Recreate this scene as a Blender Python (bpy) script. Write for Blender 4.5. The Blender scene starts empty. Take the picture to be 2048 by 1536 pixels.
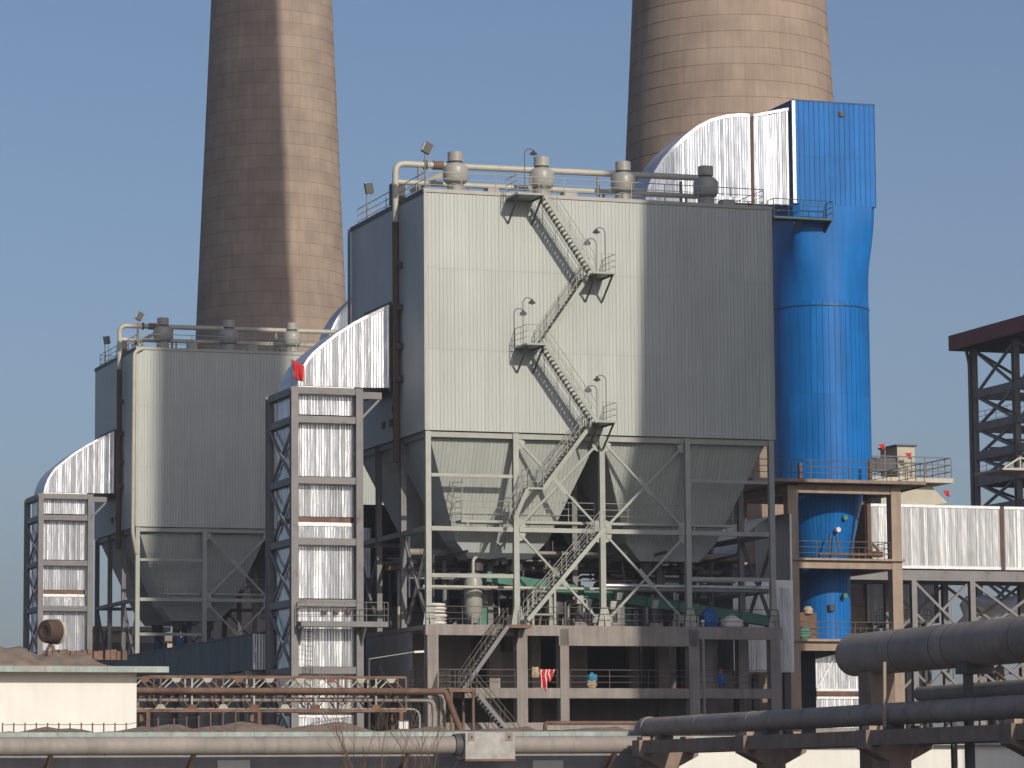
import bpy, bmesh, math, random
from mathutils import Matrix, Vector
random.seed(7)
S = bpy.context.scene
COL = S.collection
RAD = math.radians

# ------------------------------------------------------------------ camera
F_PX, CX, CY = 6900.0, 1024.0, 768.0
YAW, PITCH, ROLL = RAD(19.43), RAD(6.746), RAD(-0.4463)
CAM = Vector((-63.227, -194.844, 1.7))
fw = Vector((math.sin(YAW)*math.cos(PITCH), math.cos(YAW)*math.cos(PITCH), math.sin(PITCH)))
r0 = Vector((math.cos(YAW), -math.sin(YAW), 0)); u0 = r0.cross(fw)
RT = r0*math.cos(ROLL)+u0*math.sin(ROLL); UP = -r0*math.sin(ROLL)+u0*math.cos(ROLL)
cd = bpy.data.cameras.new('camera'); cam = bpy.data.objects.new('camera', cd); COL.objects.link(cam)
cd.sensor_width = 36; cd.lens = F_PX/2048*36; cd.clip_start = 1; cd.clip_end = 9000
m3 = Matrix((RT, UP, -fw)).transposed()
cam.matrix_world = Matrix.Translation(CAM) @ m3.to_4x4()
S.camera = cam

# ------------------------------------------------------------------ light
SUN_AZ, SUN_EL = 9.6, 25.0        # degrees: from the front wall's normal towards +x, above horizon
sd = Vector((math.sin(RAD(SUN_AZ))*math.cos(RAD(SUN_EL)), -math.cos(RAD(SUN_AZ))*math.cos(RAD(SUN_EL)), math.sin(RAD(SUN_EL))))
sl = bpy.data.lights.new('sun', 'SUN'); sun = bpy.data.objects.new('sun', sl); COL.objects.link(sun)
sl.energy = 3.5; sl.angle = RAD(0.53); sl.color = (1.0, 0.92, 0.80)
sun.rotation_euler = sd.to_track_quat('Z', 'Y').to_euler(); sun.location = (0, -60, 120)
w = bpy.data.worlds.new('World'); S.world = w; w.use_nodes = True
wn = w.node_tree.nodes; wn.clear()
wo = wn.new('ShaderNodeOutputWorld'); bg = wn.new('ShaderNodeBackground'); sk = wn.new('ShaderNodeTexSky')
sk.sky_type = 'NISHITA'; sk.sun_disc = False; sk.sun_elevation = RAD(SUN_EL)
sk.sun_rotation = math.atan2(sd.x, sd.y)
sk.altitude = 60; sk.air_density = 0.85; sk.dust_density = 2.0; sk.ozone_density = 3.0
bg.inputs['Strength'].default_value = 0.092
tint = wn.new('ShaderNodeMix'); tint.data_type = 'RGBA'; tint.blend_type = 'MULTIPLY'; tint.inputs['Factor'].default_value = 1.0
tint.inputs['B'].default_value = (1.0, 0.985, 1.01, 1)          # dusty industrial air: slightly violet
w.node_tree.links.new(sk.outputs[0], tint.inputs['A']); w.node_tree.links.new(tint.outputs['Result'], bg.inputs[0]); w.node_tree.links.new(bg.outputs[0], wo.inputs[0])
S.view_settings.view_transform = 'Standard'; S.view_settings.look = 'None'
S.view_settings.exposure = 0.0; S.view_settings.gamma = 1.0; S.view_settings.use_curve_mapping = False
S.render.engine = 'CYCLES'

# ------------------------------------------------------------------ pixel -> place
def at(px, py, ax, v):
    d = fw*F_PX + RT*(px-CX) - UP*(py-CY); k = 'xyz'.index(ax)
    return CAM + d*((v-CAM[k])/d[k])

# ------------------------------------------------------------------ materials
MATS = {}
def mat(name, col, rough=0.6, metal=0.0, var=0.06, noise=0.12, nscale=0.8, streak=0.0, rust=None, rust_amt=0.0,
        bump=0.0, bscale=6.0, spec=0.4, rscale=0.9):
    m = bpy.data.materials.new(name); m.use_nodes = True; nt = m.node_tree; N = nt.nodes; L = nt.links
    b = N['Principled BSDF']; b.inputs['Roughness'].default_value = rough; b.inputs['Metallic'].default_value = metal
    b.inputs['Specular IOR Level'].default_value = spec
    geo = N.new('ShaderNodeNewGeometry'); oi = N.new('ShaderNodeObjectInfo')
    n1 = N.new('ShaderNodeTexNoise'); n1.inputs['Scale'].default_value = nscale; n1.inputs['Detail'].default_value = 6
    L.new(geo.outputs['Position'], n1.inputs['Vector'])
    mr = N.new('ShaderNodeMapRange'); mr.inputs[1].default_value = 0.25; mr.inputs[2].default_value = 0.75
    mr.inputs[3].default_value = 1-noise; mr.inputs[4].default_value = 1+noise; L.new(n1.outputs[0], mr.inputs[0])
    mv = N.new('ShaderNodeMapRange'); mv.inputs[3].default_value = 1-var; mv.inputs[4].default_value = 1+var
    L.new(oi.outputs['Random'], mv.inputs[0])
    mu = N.new('ShaderNodeMath'); mu.operation = 'MULTIPLY'; L.new(mr.outputs[0], mu.inputs[0]); L.new(mv.outputs[0], mu.inputs[1])
    last = mu.outputs[0]
    if streak:
        mp = N.new('ShaderNodeMapping'); mp.inputs['Scale'].default_value = (3.2, 3.2, 0.16); L.new(geo.outputs['Position'], mp.inputs[0])
        n2 = N.new('ShaderNodeTexNoise'); n2.inputs['Scale'].default_value = 1.0; n2.inputs['Detail'].default_value = 5
        L.new(mp.outputs[0], n2.inputs['Vector'])
        m2 = N.new('ShaderNodeMapRange'); m2.inputs[1].default_value = 0.3; m2.inputs[2].default_value = 0.7
        m2.inputs[3].default_value = 1-streak; m2.inputs[4].default_value = 1+streak*0.4; L.new(n2.outputs[0], m2.inputs[0])
        k = N.new('ShaderNodeMath'); k.operation = 'MULTIPLY'; L.new(last, k.inputs[0]); L.new(m2.outputs[0], k.inputs[1]); last = k.outputs[0]
    vm = N.new('ShaderNodeVectorMath'); vm.operation = 'SCALE'; vm.inputs[0].default_value = col; L.new(last, vm.inputs['Scale'])
    cout = vm.outputs[0]
    if rust:
        n3 = N.new('ShaderNodeTexNoise'); n3.inputs['Scale'].default_value = rscale; n3.inputs['Detail'].default_value = 8; n3.inputs['Roughness'].default_value = 0.65
        L.new(geo.outputs['Position'], n3.inputs['Vector'])
        r = N.new('ShaderNodeMapRange'); r.inputs[1].default_value = 0.62-rust_amt*0.3; r.inputs[2].default_value = 0.78-rust_amt*0.3
        L.new(n3.outputs[0], r.inputs[0])
        mx = N.new('ShaderNodeMix'); mx.data_type = 'RGBA'; L.new(r.outputs[0], mx.inputs['Factor'])
        L.new(cout, mx.inputs['A']); mx.inputs['B'].default_value = (*rust, 1); cout = mx.outputs['Result']
    L.new(cout, b.inputs['Base Color'])
    if bump:
        nb = N.new('ShaderNodeTexNoise'); nb.inputs['Scale'].default_value = bscale; nb.inputs['Detail'].default_value = 5
        L.new(geo.outputs['Position'], nb.inputs['Vector'])
        bp = N.new('ShaderNodeBump'); bp.inputs['Strength'].default_value = bump; bp.inputs['Distance'].default_value = 0.03
        L.new(nb.outputs[0], bp.inputs['Height']); L.new(bp.outputs[0], b.inputs['Normal'])
    MATS[name] = m; return m

RUST = (0.115, 0.055, 0.03)
mat('clad', (0.44, 0.463, 0.43), 0.42, 0.0, 0.035, 0.06, 0.25, 0.08, bump=0.05, bscale=1.5)
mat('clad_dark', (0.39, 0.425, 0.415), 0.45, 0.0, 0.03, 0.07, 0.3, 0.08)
mat('trim', (0.40, 0.38, 0.33), 0.5, 0.0, 0.03, 0.1)
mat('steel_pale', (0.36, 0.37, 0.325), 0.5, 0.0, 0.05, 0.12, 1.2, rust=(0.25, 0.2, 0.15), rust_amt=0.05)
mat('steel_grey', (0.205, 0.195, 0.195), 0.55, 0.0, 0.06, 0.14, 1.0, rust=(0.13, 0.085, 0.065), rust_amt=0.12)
mat('steel_dark', (0.075, 0.072, 0.08), 0.6, 0.0, 0.1, 0.2, 1.0, rust=RUST, rust_amt=0.1)
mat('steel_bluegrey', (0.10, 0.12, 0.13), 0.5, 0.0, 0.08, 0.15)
mat('rail', (0.36, 0.35, 0.31), 0.5, 0.0, 0.06, 0.1)
mat('rail_dark', (0.13, 0.11, 0.095), 0.6, 0.0, 0.12, 0.2, rust=RUST, rust_amt=0.15)
mat('rail_teal', (0.05, 0.085, 0.085), 0.55, 0.0, 0.1, 0.15)
mat('rust', (0.17, 0.10, 0.07), 0.8, 0.0, 0.15, 0.3, 1.5, rust=(0.085, 0.045, 0.03), rust_amt=0.3, bump=0.2)
mat('joint_brown', (0.13, 0.075, 0.06), 0.85, 0.0, 0.1, 0.2)
mat('silver', (0.80, 0.81, 0.83), 0.33, 0.72, 0.13, 0.08, 0.9, 0.16, bump=0.15, bscale=1.6, spec=0.6)
mat('silver_dull', (0.60, 0.60, 0.61), 0.42, 0.5, 0.10, 0.10, 0.7, 0.12, bump=0.06, bscale=2.5)
mat('silver_soft', (0.66, 0.665, 0.665), 0.42, 0.45, 0.10, 0.08, 0.9, 0.10, bump=0.1, bscale=1.6)
mat('flashing', (0.82, 0.82, 0.82), 0.3, 0.45, 0.08, 0.08, 3.0, bump=0.5, bscale=5)
mat('blue', (0.006, 0.145, 0.45), 0.45, 0.0, 0.09, 0.12, 0.5, 0.16, bump=0.08, bscale=1.4, spec=0.22)
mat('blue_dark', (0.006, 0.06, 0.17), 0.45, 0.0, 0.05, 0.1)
mat('concrete', (0.30, 0.265, 0.24), 0.9, 0.0, 0.06, 0.18, 0.7, 0.22, bump=0.25, bscale=8)
mat('concrete_tan', (0.36, 0.28, 0.215), 0.9, 0.0, 0.05, 0.16, 0.8, 0.18, bump=0.25, bscale=8)
mat('concrete_brown', (0.26, 0.195, 0.155), 0.92, 0.0, 0.06, 0.22, 1.2, 0.2, bump=0.3, bscale=7)
mat('pot', (0.36, 0.35, 0.31), 0.38, 0.0, 0.06, 0.1, 1.5, 0.1)
mat('pipe_pale', (0.44, 0.42, 0.35), 0.42, 0.0, 0.03, 0.1, 1.0, rust=(0.2, 0.13, 0.1), rust_amt=0.05)
mat('pipe_grey', (0.30, 0.265, 0.24), 0.7, 0.0, 0.05, 0.14, 0.8, 0.15, bump=0.15)
mat('pipe_brown', (0.27, 0.23, 0.205), 0.62, 0.0, 0.06, 0.22, 0.7, 0.12, rust=(0.16, 0.105, 0.08), rust_amt=0.2, bump=0.15)
mat('white_wall', (0.78, 0.76, 0.70), 0.85, 0.0, 0.02, 0.05, 0.6, 0.05)
mat('teal_paint', (0.34, 0.40, 0.37), 0.8, 0.0, 0.05, 0.2, 1.2, 0.2, rust=(0.4, 0.33, 0.28), rust_amt=0.35, rscale=1.6)
mat('wall_grey', (0.31, 0.29, 0.285), 0.85, 0.0, 0.05, 0.12, 0.8, 0.12)
mat('roof_soil', (0.23, 0.175, 0.14), 1.0, 0.0, 0.05, 0.3, 1.6, bump=0.8, bscale=3)
mat('maroon', (0.22, 0.075, 0.08), 0.7, 0.0, 0.05, 0.12)
mat('red_cloth', (0.52, 0.025, 0.03), 0.85, 0.0, 0.05, 0.2, 2.5)
mat('white_cloth', (0.7, 0.66, 0.62), 0.9, 0.0, 0.05, 0.12, 3)
mat('blue_cloth', (0.05, 0.28, 0.45), 0.85, 0.0, 0.05, 0.2, 3)
mat('tarp_blue', (0.01, 0.11, 0.42), 0.6, 0.0, 0.05, 0.2, 3)
mat('beige_cloth', (0.42, 0.33, 0.22), 0.9, 0.0, 0.05, 0.25, 4)
mat('green_paint', (0.06, 0.19, 0.14), 0.6, 0.0, 0.05, 0.2, 1.5, rust=(0.2, 0.15, 0.1), rust_amt=0.05)
mat('blue_valve', (0.02, 0.13, 0.33), 0.5, 0.0, 0.2, 0.1)
mat('orange', (0.55, 0.10, 0.02), 0.5)
mat('skin', (0.42, 0.24, 0.16), 0.6)
mat('lamp_dark', (0.06, 0.055, 0.05), 0.5)
mat('lamp_glass', (0.6, 0.6, 0.55), 0.2, 0.0, 0, 0)
mat('cream', (0.48, 0.44, 0.36), 0.8, 0.0, 0.08, 0.12)
mat('box_grey', (0.42, 0.40, 0.37), 0.7, 0.1, 0.0, 0.22, 1.8, 0.15, rust=(0.3, 0.27, 0.23), rust_amt=0.3, rscale=2.5)
mat('steel_boiler', (0.25, 0.24, 0.245), 0.6, 0.0, 0.1, 0.2, 1.0, rust=RUST, rust_amt=0.1)
mat('rust_dark', (0.075, 0.05, 0.04), 0.85, 0.0, 0.1, 0.3, 2.0, rust=(0.12, 0.06, 0.04), rust_amt=0.3, bump=0.3)
mat('shade_black', (0.03, 0.028, 0.03), 0.9, 0.0, 0.2, 0.3)  # near-black: shade put into inner walls and backdrop; also windows, roof slab
mat('twig', (0.13, 0.085, 0.055), 0.9)
mat('ground', (0.085, 0.085, 0.082), 1.0, 0.0, 0, 0.3, 0.15, bump=0.4, bscale=2)
mat('far_brown', (0.28, 0.20, 0.17), 0.9, 0.0, 0.1, 0.15, 0.3)
mat('hill', (0.15, 0.16, 0.14), 1.0, 0.0, 0, 0.3, 0.01)

def chimney_mat():
    m = mat('chimney', (0.33, 0.256, 0.203), 0.95, 0.0, 0.045, 0.17, 0.35, 0.11, bump=0.3, bscale=4, spec=0.1)
    nt = m.node_tree; N = nt.nodes; L = nt.links; b = N['Principled BSDF']
    src = b.inputs['Base Color'].links[0].from_socket
    tc = N.new('ShaderNodeTexCoord'); sp = N.new('ShaderNodeSeparateXYZ'); L.new(tc.outputs['Object'], sp.inputs[0])
    a = N.new('ShaderNodeMath'); a.operation = 'ARCTAN2'; L.new(sp.outputs[1], a.inputs[0]); L.new(sp.outputs[0], a.inputs[1])
    oi = N.new('ShaderNodeObjectInfo')
    k = N.new('ShaderNodeMath'); k.operation = 'MULTIPLY_ADD'; k.inputs[1].default_value = 52/(2*math.pi)
    L.new(a.outputs[0], k.inputs[0]); L.new(oi.outputs['Random'], k.inputs[2])
    fr = N.new('ShaderNodeMath'); fr.operation = 'FRACT'; L.new(k.outputs[0], fr.inputs[0])
    lt = N.new('ShaderNodeMath'); lt.operation = 'LESS_THAN'; lt.inputs[1].default_value = 0.05; L.new(fr.outputs[0], lt.inputs[0])
    # each formwork board prints a slightly different tone
    fl = N.new('ShaderNodeMath'); fl.operation = 'FLOOR'; L.new(k.outputs[0], fl.inputs[0])
    ad = N.new('ShaderNodeMath'); ad.operation = 'MULTIPLY_ADD'; ad.inputs[1].default_value = 37.0; L.new(oi.outputs['Random'], ad.inputs[0]); L.new(fl.outputs[0], ad.inputs[2])
    wnz = N.new('ShaderNodeTexWhiteNoise'); wnz.noise_dimensions = '1D'; L.new(ad.outputs[0], wnz.inputs['W'])
    mr = N.new('ShaderNodeMapRange'); mr.inputs[3].default_value = 0.955; mr.inputs[4].default_value = 1.04; L.new(wnz.outputs[0], mr.inputs[0])
    mm = N.new('ShaderNodeMath'); mm.operation = 'MULTIPLY_ADD'; mm.inputs[1].default_value = -0.12; L.new(lt.outputs[0], mm.inputs[0]); L.new(mr.outputs[0], mm.inputs[2])
    vm = N.new('ShaderNodeVectorMath'); vm.operation = 'SCALE'; L.new(src, vm.inputs[0]); L.new(mm.outputs[0], vm.inputs['Scale'])
    L.new(vm.outputs[0], b.inputs['Base Color'])
chimney_mat()

def banner_mat():
    m = mat('banner', (0.50, 0.02, 0.03), 0.85, 0.0, 0.0, 0.1, 3)
    nt = m.node_tree; N = nt.nodes; L = nt.links; b = N['Principled BSDF']; src = b.inputs['Base Color'].links[0].from_socket
    tc = N.new('ShaderNodeTexCoord'); wv = N.new('ShaderNodeTexWave'); wv.inputs['Scale'].default_value = 1.1; wv.inputs['Distortion'].default_value = 5; wv.inputs['Detail'].default_value = 2
    L.new(tc.outputs['Object'], wv.inputs['Vector'])
    gt = N.new('ShaderNodeMath'); gt.operation = 'GREATER_THAN'; gt.inputs[1].default_value = 0.86; L.new(wv.outputs[1], gt.inputs[0])
    mx = N.new('ShaderNodeMix'); mx.data_type = 'RGBA'; L.new(gt.outputs[0], mx.inputs['Factor']); L.new(src, mx.inputs['A']); mx.inputs['B'].default_value = (0.7, 0.62, 0.58, 1)
    L.new(mx.outputs['Result'], b.inputs['Base Color'])
banner_mat()

# ------------------------------------------------------------------ object helpers
WM = {}          # world matrices by object name
def link(name, me, parent, M):
    o = bpy.data.objects.new(name, me); COL.objects.link(o)
    o.matrix_basis = M; WM[o.name] = M
    if parent is not None:
        o.parent = parent; o.matrix_parent_inverse = WM[parent.name].inverted()
    return o
def thing(name, label, cat, loc=(0, 0, 0), group=None):
    o = link(name, None, None, Matrix.Translation(Vector(loc))); o.empty_display_size = 0.5
    o['label'] = label; o['category'] = cat
    if group: o['group'] = group
    return o
def tag(o, label, cat, group=None):
    o['label'] = label; o['category'] = cat
    if group: o['group'] = group
    return o
def struct(o, kind='structure'):
    o['kind'] = kind; return o
def mesh(verts, faces, material, smooth=False):
    me = bpy.data.meshes.new('mesh'); me.from_pydata([tuple(v) for v in verts], [], faces)
    me.materials.append(MATS[material])
    if smooth: me.polygons.foreach_set('use_smooth', [True]*len(me.polygons))
    me.update(); return me
CACHE = {}
def fix(me):
    bm = bmesh.new(); bm.from_mesh(me); bmesh.ops.recalc_face_normals(bm, faces=bm.faces); bm.to_mesh(me); bm.free(); return me
def unit(shape, material):
    k = (shape, material)
    if k in CACHE: return CACHE[k]
    if shape == 'box':
        v = [(x, y, z) for x in (-.5, .5) for y in (-.5, .5) for z in (-.5, .5)]
        f = [(0, 1, 3, 2), (4, 6, 7, 5), (0, 4, 5, 1), (2, 3, 7, 6), (0, 2, 6, 4), (1, 5, 7, 3)]
        me = mesh(v, f, material)
    elif shape in ('cyl', 'cyl12', 'cyl32'):
        n = {'cyl': 8, 'cyl12': 12, 'cyl32': 32}[shape]
        v = [(.5*math.cos(2*math.pi*i/n), .5*math.sin(2*math.pi*i/n), z) for z in (-.5, .5) for i in range(n)]
        f = [(i, (i+1) % n, n+(i+1) % n, n+i) for i in range(n)]
        me = mesh(v, f+[tuple(range(n-1, -1, -1)), tuple(range(n, 2*n))], material)
        for p in me.polygons: p.use_smooth = len(p.vertices) == 4
    elif shape == 'H':                 # H section in xy, along z; flanges at +-x
        t, tw = 0.09, 0.09
        P = [(-.5, -.5), (-.5+t, -.5), (-.5+t, -tw/2), (.5-t, -tw/2), (.5-t, -.5), (.5, -.5), (.5, .5), (.5-t, .5), (.5-t, tw/2), (-.5+t, tw/2), (-.5+t, .5), (-.5, .5)]
        n = len(P); v = [(a, b, z) for z in (-.5, .5) for a, b in P]
        f = [(i, (i+1) % n, n+(i+1) % n, n+i) for i in range(n)]
        caps = [(0, 1, 10, 11), (2, 3, 8, 9), (4, 5, 6, 7)]
        f += [tuple(n+i for i in c) for c in caps] + [tuple(reversed(c)) for c in caps]
        me = fix(mesh(v, f, material))
    elif shape == 'C':                 # channel / angle look
        t = .16
        P = [(-.5, -.5), (.5, -.5), (.5, -.5+t), (-.5+t, -.5+t), (-.5+t, .5), (-.5, .5)]
        n = len(P); v = [(a, b, z) for z in (-.5, .5) for a, b in P]
        f = [(i, (i+1) % n, n+(i+1) % n, n+i) for i in range(n)] + [tuple(range(n-1, -1, -1)), tuple(range(n, 2*n))]
        me = fix(mesh(v, f, material))
    CACHE[k] = me; return me
def box(name, parent, material, c, s, rz=0.0):
    return link(name, unit('box', material), parent, Matrix.Translation(Vector(c)) @ Matrix.Rotation(rz, 4, 'Z') @ Matrix.Diagonal((*s, 1)))
def span(name, parent, material, lo, hi):
    lo, hi = Vector(lo), Vector(hi)
    return box(name, parent, material, (lo+hi)/2, hi-lo)
def bar(name, parent, material, p0, p1, w, h=None, shape='box', ref=(0, 1, 0)):
    """straight member from p0 to p1; local x (w) along ref as far as possible, local y (h) across"""
    p0, p1 = Vector(p0), Vector(p1); z = (p1-p0); Ln = z.length; z = z/Ln
    x = Vector(ref)-z*z.dot(Vector(ref))
    if x.length < 1e-3: x = Vector((1, 0, 0))-z*z.x
    x.normalize(); y = z.cross(x); h = w if h is None else h
    M = Matrix((x, y, z)).transposed().to_4x4(); M.translation = (p0+p1)/2
    return link(name, unit(shape, material), parent, M @ Matrix.Diagonal((w, h, Ln, 1)))
def poly(name, parent, material, verts, faces, smooth=False, origin=None):
    o = Vector(origin) if origin is not None else Vector(verts[0])
    me = mesh([Vector(v)-o for v in verts], faces, material, smooth)
    return link(name, me, parent, Matrix.Translation(o))
def prism(name, parent, material, pts, d):
    """closed polygon pts (3D, planar) extruded by vector d"""
    d = Vector(d); n = len(pts); v = [Vector(p) for p in pts]+[Vector(p)+d for p in pts]
    f = [tuple(range(n)), tuple(range(2*n-1, n-1, -1))]+[(i, n+i, n+(i+1) % n, (i+1) % n) for i in range(n)]
    o = poly(name, parent, material, v, f); fix(o.data); return o
def lathe(name, parent, material, c, prof, n=32, smooth=True):
    """prof: list of (r, z)"""
    v = []; f = []
    for r, z in prof:
        for i in range(n): v.append((r*math.cos(2*math.pi*i/n), r*math.sin(2*math.pi*i/n), z))
    for j in range(len(prof)-1):
        for i in range(n):
            f.append((j*n+i, j*n+(i+1) % n, (j+1)*n+(i+1) % n, (j+1)*n+i))
    f.append(tuple(range(n-1, -1, -1))); f.append(tuple((len(prof)-1)*n+i for i in range(n)))
    me = mesh(v, f, material)
    if smooth:
        for p in me.polygons: p.use_smooth = len(p.vertices) == 4
        me.set_sharp_from_angle(angle=RAD(32))
    return link(name, me, parent, Matrix.Translation(Vector(c)))
def tube(name, parent, material, pts, r, n=14, bend=None, cap=True):
    pts = [Vector(p) for p in pts]; bend = r*2.2 if bend is None else bend
    path = [pts[0]]
    for i in range(1, len(pts)-1):
        a, b, c = pts[i-1], pts[i], pts[i+1]
        d1 = (a-b); d2 = (c-b); t = min(bend, d1.length*.45, d2.length*.45); d1.normalize(); d2.normalize()
        if d1.dot(d2) < -0.999: path.append(b); continue
        A = b+d1*t; B = b+d2*t
        for k in range(7):
            s = k/6; path.append(A*(1-s)**2+b*2*s*(1-s)+B*s*s)
    path.append(pts[-1])
    v = []; f = []; x = None
    for i, p in enumerate(path):
        t = (path[min(i+1, len(path)-1)]-path[max(i-1, 0)]).normalized()
        if x is None:
            x = t.orthogonal().normalized()
        x = (x-t*x.dot(t)).normalized(); y = t.cross(x)
        for k in range(n):
            a = 2*math.pi*k/n; v.append(p+(x*math.cos(a)+y*math.sin(a))*r)
    for i in range(len(path)-1):
        for k in range(n):
            f.append((i*n+k, i*n+(k+1) % n, (i+1)*n+(k+1) % n, (i+1)*n+k))
    if cap: f.append(tuple(range(n-1, -1, -1))); f.append(tuple((len(path)-1)*n+k for k in range(n)))
    o = poly(name, parent, material, v, f)
    for p in o.data.polygons: p.use_smooth = len(p.vertices) == 4
    o.data.set_sharp_from_angle(angle=RAD(50))
    return o
def sheet(name, parent, material, O, u, v, nrm, u0, u1, lo, hi, pitch=0.2, depth=0.03, style='wave', wob=0.0):
    """one corrugated sheet: origin O, across u, up v, outward nrm; lo(u)/hi(u) give the lower and upper edge"""
    O, u, v, nrm = Vector(O), Vector(u), Vector(v), Vector(nrm); us = []
    n = max(1, round((u1-u0)/pitch)); p = (u1-u0)/n
    for i in range(n):
        a = u0+i*p
        if style == 'wave':
            k = depth*random.uniform(.35, 1.25); j = p*random.uniform(-.12, .12); us += [(a, 0), (a+p*.25+j*.6, k*.6), (a+p*.5+j, k), (a+p*.75+j*.6, k*.6)]
        else:
            g = min(.06, p*.28); us += [(a, depth), (a+p-g, depth), (a+p-g*.7, 0), (a+p-g*.3, 0)]
    us.append((u1, depth if style != 'wave' else 0))
    t1, t2 = random.uniform(-wob, wob), random.uniform(-wob, wob); um = (u0+u1)/2
    V = []; f = []
    nr = 1 if style != 'wave' else max(2, min(6, round(abs(hi(um)-lo(um))/.7))); ph = random.uniform(0, 6.28)
    for i_, (a, d) in enumerate(us):
        l, h = lo(a), hi(a); off = t1*(a-um)
        for r in range(nr+1):
            k = r/nr; cr = 0 if nr == 1 else .007*math.sin(ph+r*2.1+i_*.35)+random.uniform(-.003, .003)
            V.append(O+u*a+v*(l+(h-l)*k)+nrm*(d+off+t2*(k-.5)+cr))
    q = nr+1
    for i in range(len(us)-1):
        for r in range(nr): b = i*q+r; f.append((b, b+q, b+q+1, b+1))
    o = poly(name, parent, material, V, f)
    if f and o.data.polygons[0].normal.dot(nrm) < 0: o.data.flip_normals()
    return o
def sheets(name, parent, material, O, u, v, nrm, width, lo, hi, sw=0.9, **kw):
    n = max(1, round(width/sw)); s = width/n
    return [sheet(name, parent, material, O, u, v, nrm, i*s, (i+1)*s-.002, lo, hi, **kw) for i in range(n)]
def railing(parent, pts, material='rail', h=1.05, rails=(1.0, .66, .33), spacing=1.7, r=.045, plumb=True):
    pts = [Vector(p) for p in pts]
    for a, b in zip(pts[:-1], pts[1:]):
        n = max(1, round((b-a).length/spacing))
        for i in range(n+1):
            if i == n and b is not pts[-1]: continue
            p = a.lerp(b, i/n); bar('railing_post', parent, material, p, p+Vector((0, 0, h)), r, shape='cyl')
        for k in rails:
            z = Vector((0, 0, h*k)); bar('railing_rail', parent, material, a+z, b+z, r*(1.0 if k == 1.0 else .8), shape='cyl')
def copy_tree(o, parent=None, off=None, keep=None):
    c = o.copy(); COL.objects.link(c)
    if parent is None:
        c.matrix_basis = Matrix.Translation(off) @ o.matrix_basis
        WM[c.name] = c.matrix_basis.copy()
    else: c.parent = parent; c.matrix_parent_inverse = o.matrix_parent_inverse.copy()
    for ch in list(o.children):
        if keep is None or keep(ch): copy_tree(ch, c)
    return c
X, Y, Z = Vector((1, 0, 0)), Vector((0, 1, 0)), Vector((0, 0, 1))

# ------------------------------------------------------------------ ground
gm = 2600
struct(poly('ground', None, 'ground', [(-gm, -gm, 0), (gm, -gm, 0), (gm, gm, 0), (-gm, gm, 0)], [(0, 1, 2, 3)], origin=(0, 0, 0)))
def haze():
    o = box('haze', None, 'ground', (0, 0, 90), (5400, 5400, 182)); me = o.data.copy(); o.data = me; me.materials.clear()
    m = bpy.data.materials.new('haze'); m.use_nodes = True; N = m.node_tree.nodes; N.clear()
    out = N.new('ShaderNodeOutputMaterial'); pv = N.new('ShaderNodeVolumePrincipled'); pv.inputs['Color'].default_value = (0.92, 0.93, 0.97, 1); pv.inputs['Density'].default_value = 0.00024; pv.inputs['Anisotropy'].default_value = 0.2
    m.node_tree.links.new(pv.outputs[0], out.inputs['Volume']); me.materials.append(m); struct(o, 'stuff')
haze()
def hills():
    v = []; f = []; n = 60
    for i in range(n+1):
        x = -700+2600*i/n; h = 38+22*math.sin(i*.7)+12*math.sin(i*1.9+1)
        v += [(x, 1500, -2), (x, 1620, max(8, h)), (x, 1900, -2)]
    for i in range(n): a = 3*i; f += [(a, a+3, a+4, a+1), (a+1, a+4, a+5, a+2)]
    struct(poly('hills', None, 'hill', v, f, True, origin=(0, 1500, 0)))
hills()

# ------------------------------------------------------------------ chimneys
LIFT = 1.25
def unit_lift():
    n = 80; prof = [(.9965, 0), (.9965, .05), (1.0, .055), (.9925, 1.0)]
    v = []; f = []
    for j in range(3):
        for r, z in prof[j:j+2]:
            for i in range(n): v.append((r*math.cos(2*math.pi*i/n), r*math.sin(2*math.pi*i/n), z))
        for i in range(n): f.append((2*j*n+i, 2*j*n+(i+1) % n, (2*j+1)*n+(i+1) % n, (2*j+1)*n+i))
    return mesh(v, f, 'chimney', True)
UL = unit_lift()
def chimney(label, x, y, rfun, height):
    t = thing('chimney', label, 'chimney', (x, y, 0), 'tall concrete chimneys in a row')
    for i in range(int(height/LIFT)):
        z = i*LIFT; r = rfun(z)
        link('concrete_lift', UL, t, Matrix.Translation((x, y, z)) @ Matrix.Rotation(random.uniform(0, 6.28), 4, 'Z') @ Matrix.Diagonal((r, r, LIFT, 1)))
    lathe('crown_ring', t, 'concrete_brown', (x, y, int(height/LIFT)*LIFT), [(rfun(height)+.35, -.6), (rfun(height)+.35, 1.2), (rfun(height)-.4, 1.2)], 48)
    return t
def taper(rref, zref, k): return lambda z: max(3.6, rref-(z-zref)*(k if z < 95 else k*.45)) if z < 95 else max(3.6, rref-(95-zref)*k-(z-95)*k*.4)
CH2 = (38.47, 43.0); CH1 = (29.1, 140.0); CH3 = (33.8, -78.0)
chimney('broad tan concrete chimney with formwork rings rising behind the blue absorber tower', *CH2, taper(7.8, 53.6, .054), 150)
chimney('concrete chimney half in shadow behind the precipitator with the red-flagged duct', *CH1, taper(7.55, 50.5, .043), 150)
chimney('concrete chimney that shades the right end of the zigzag-stair precipitator', *CH3, taper(7.0, 58, .035), 150)

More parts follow.
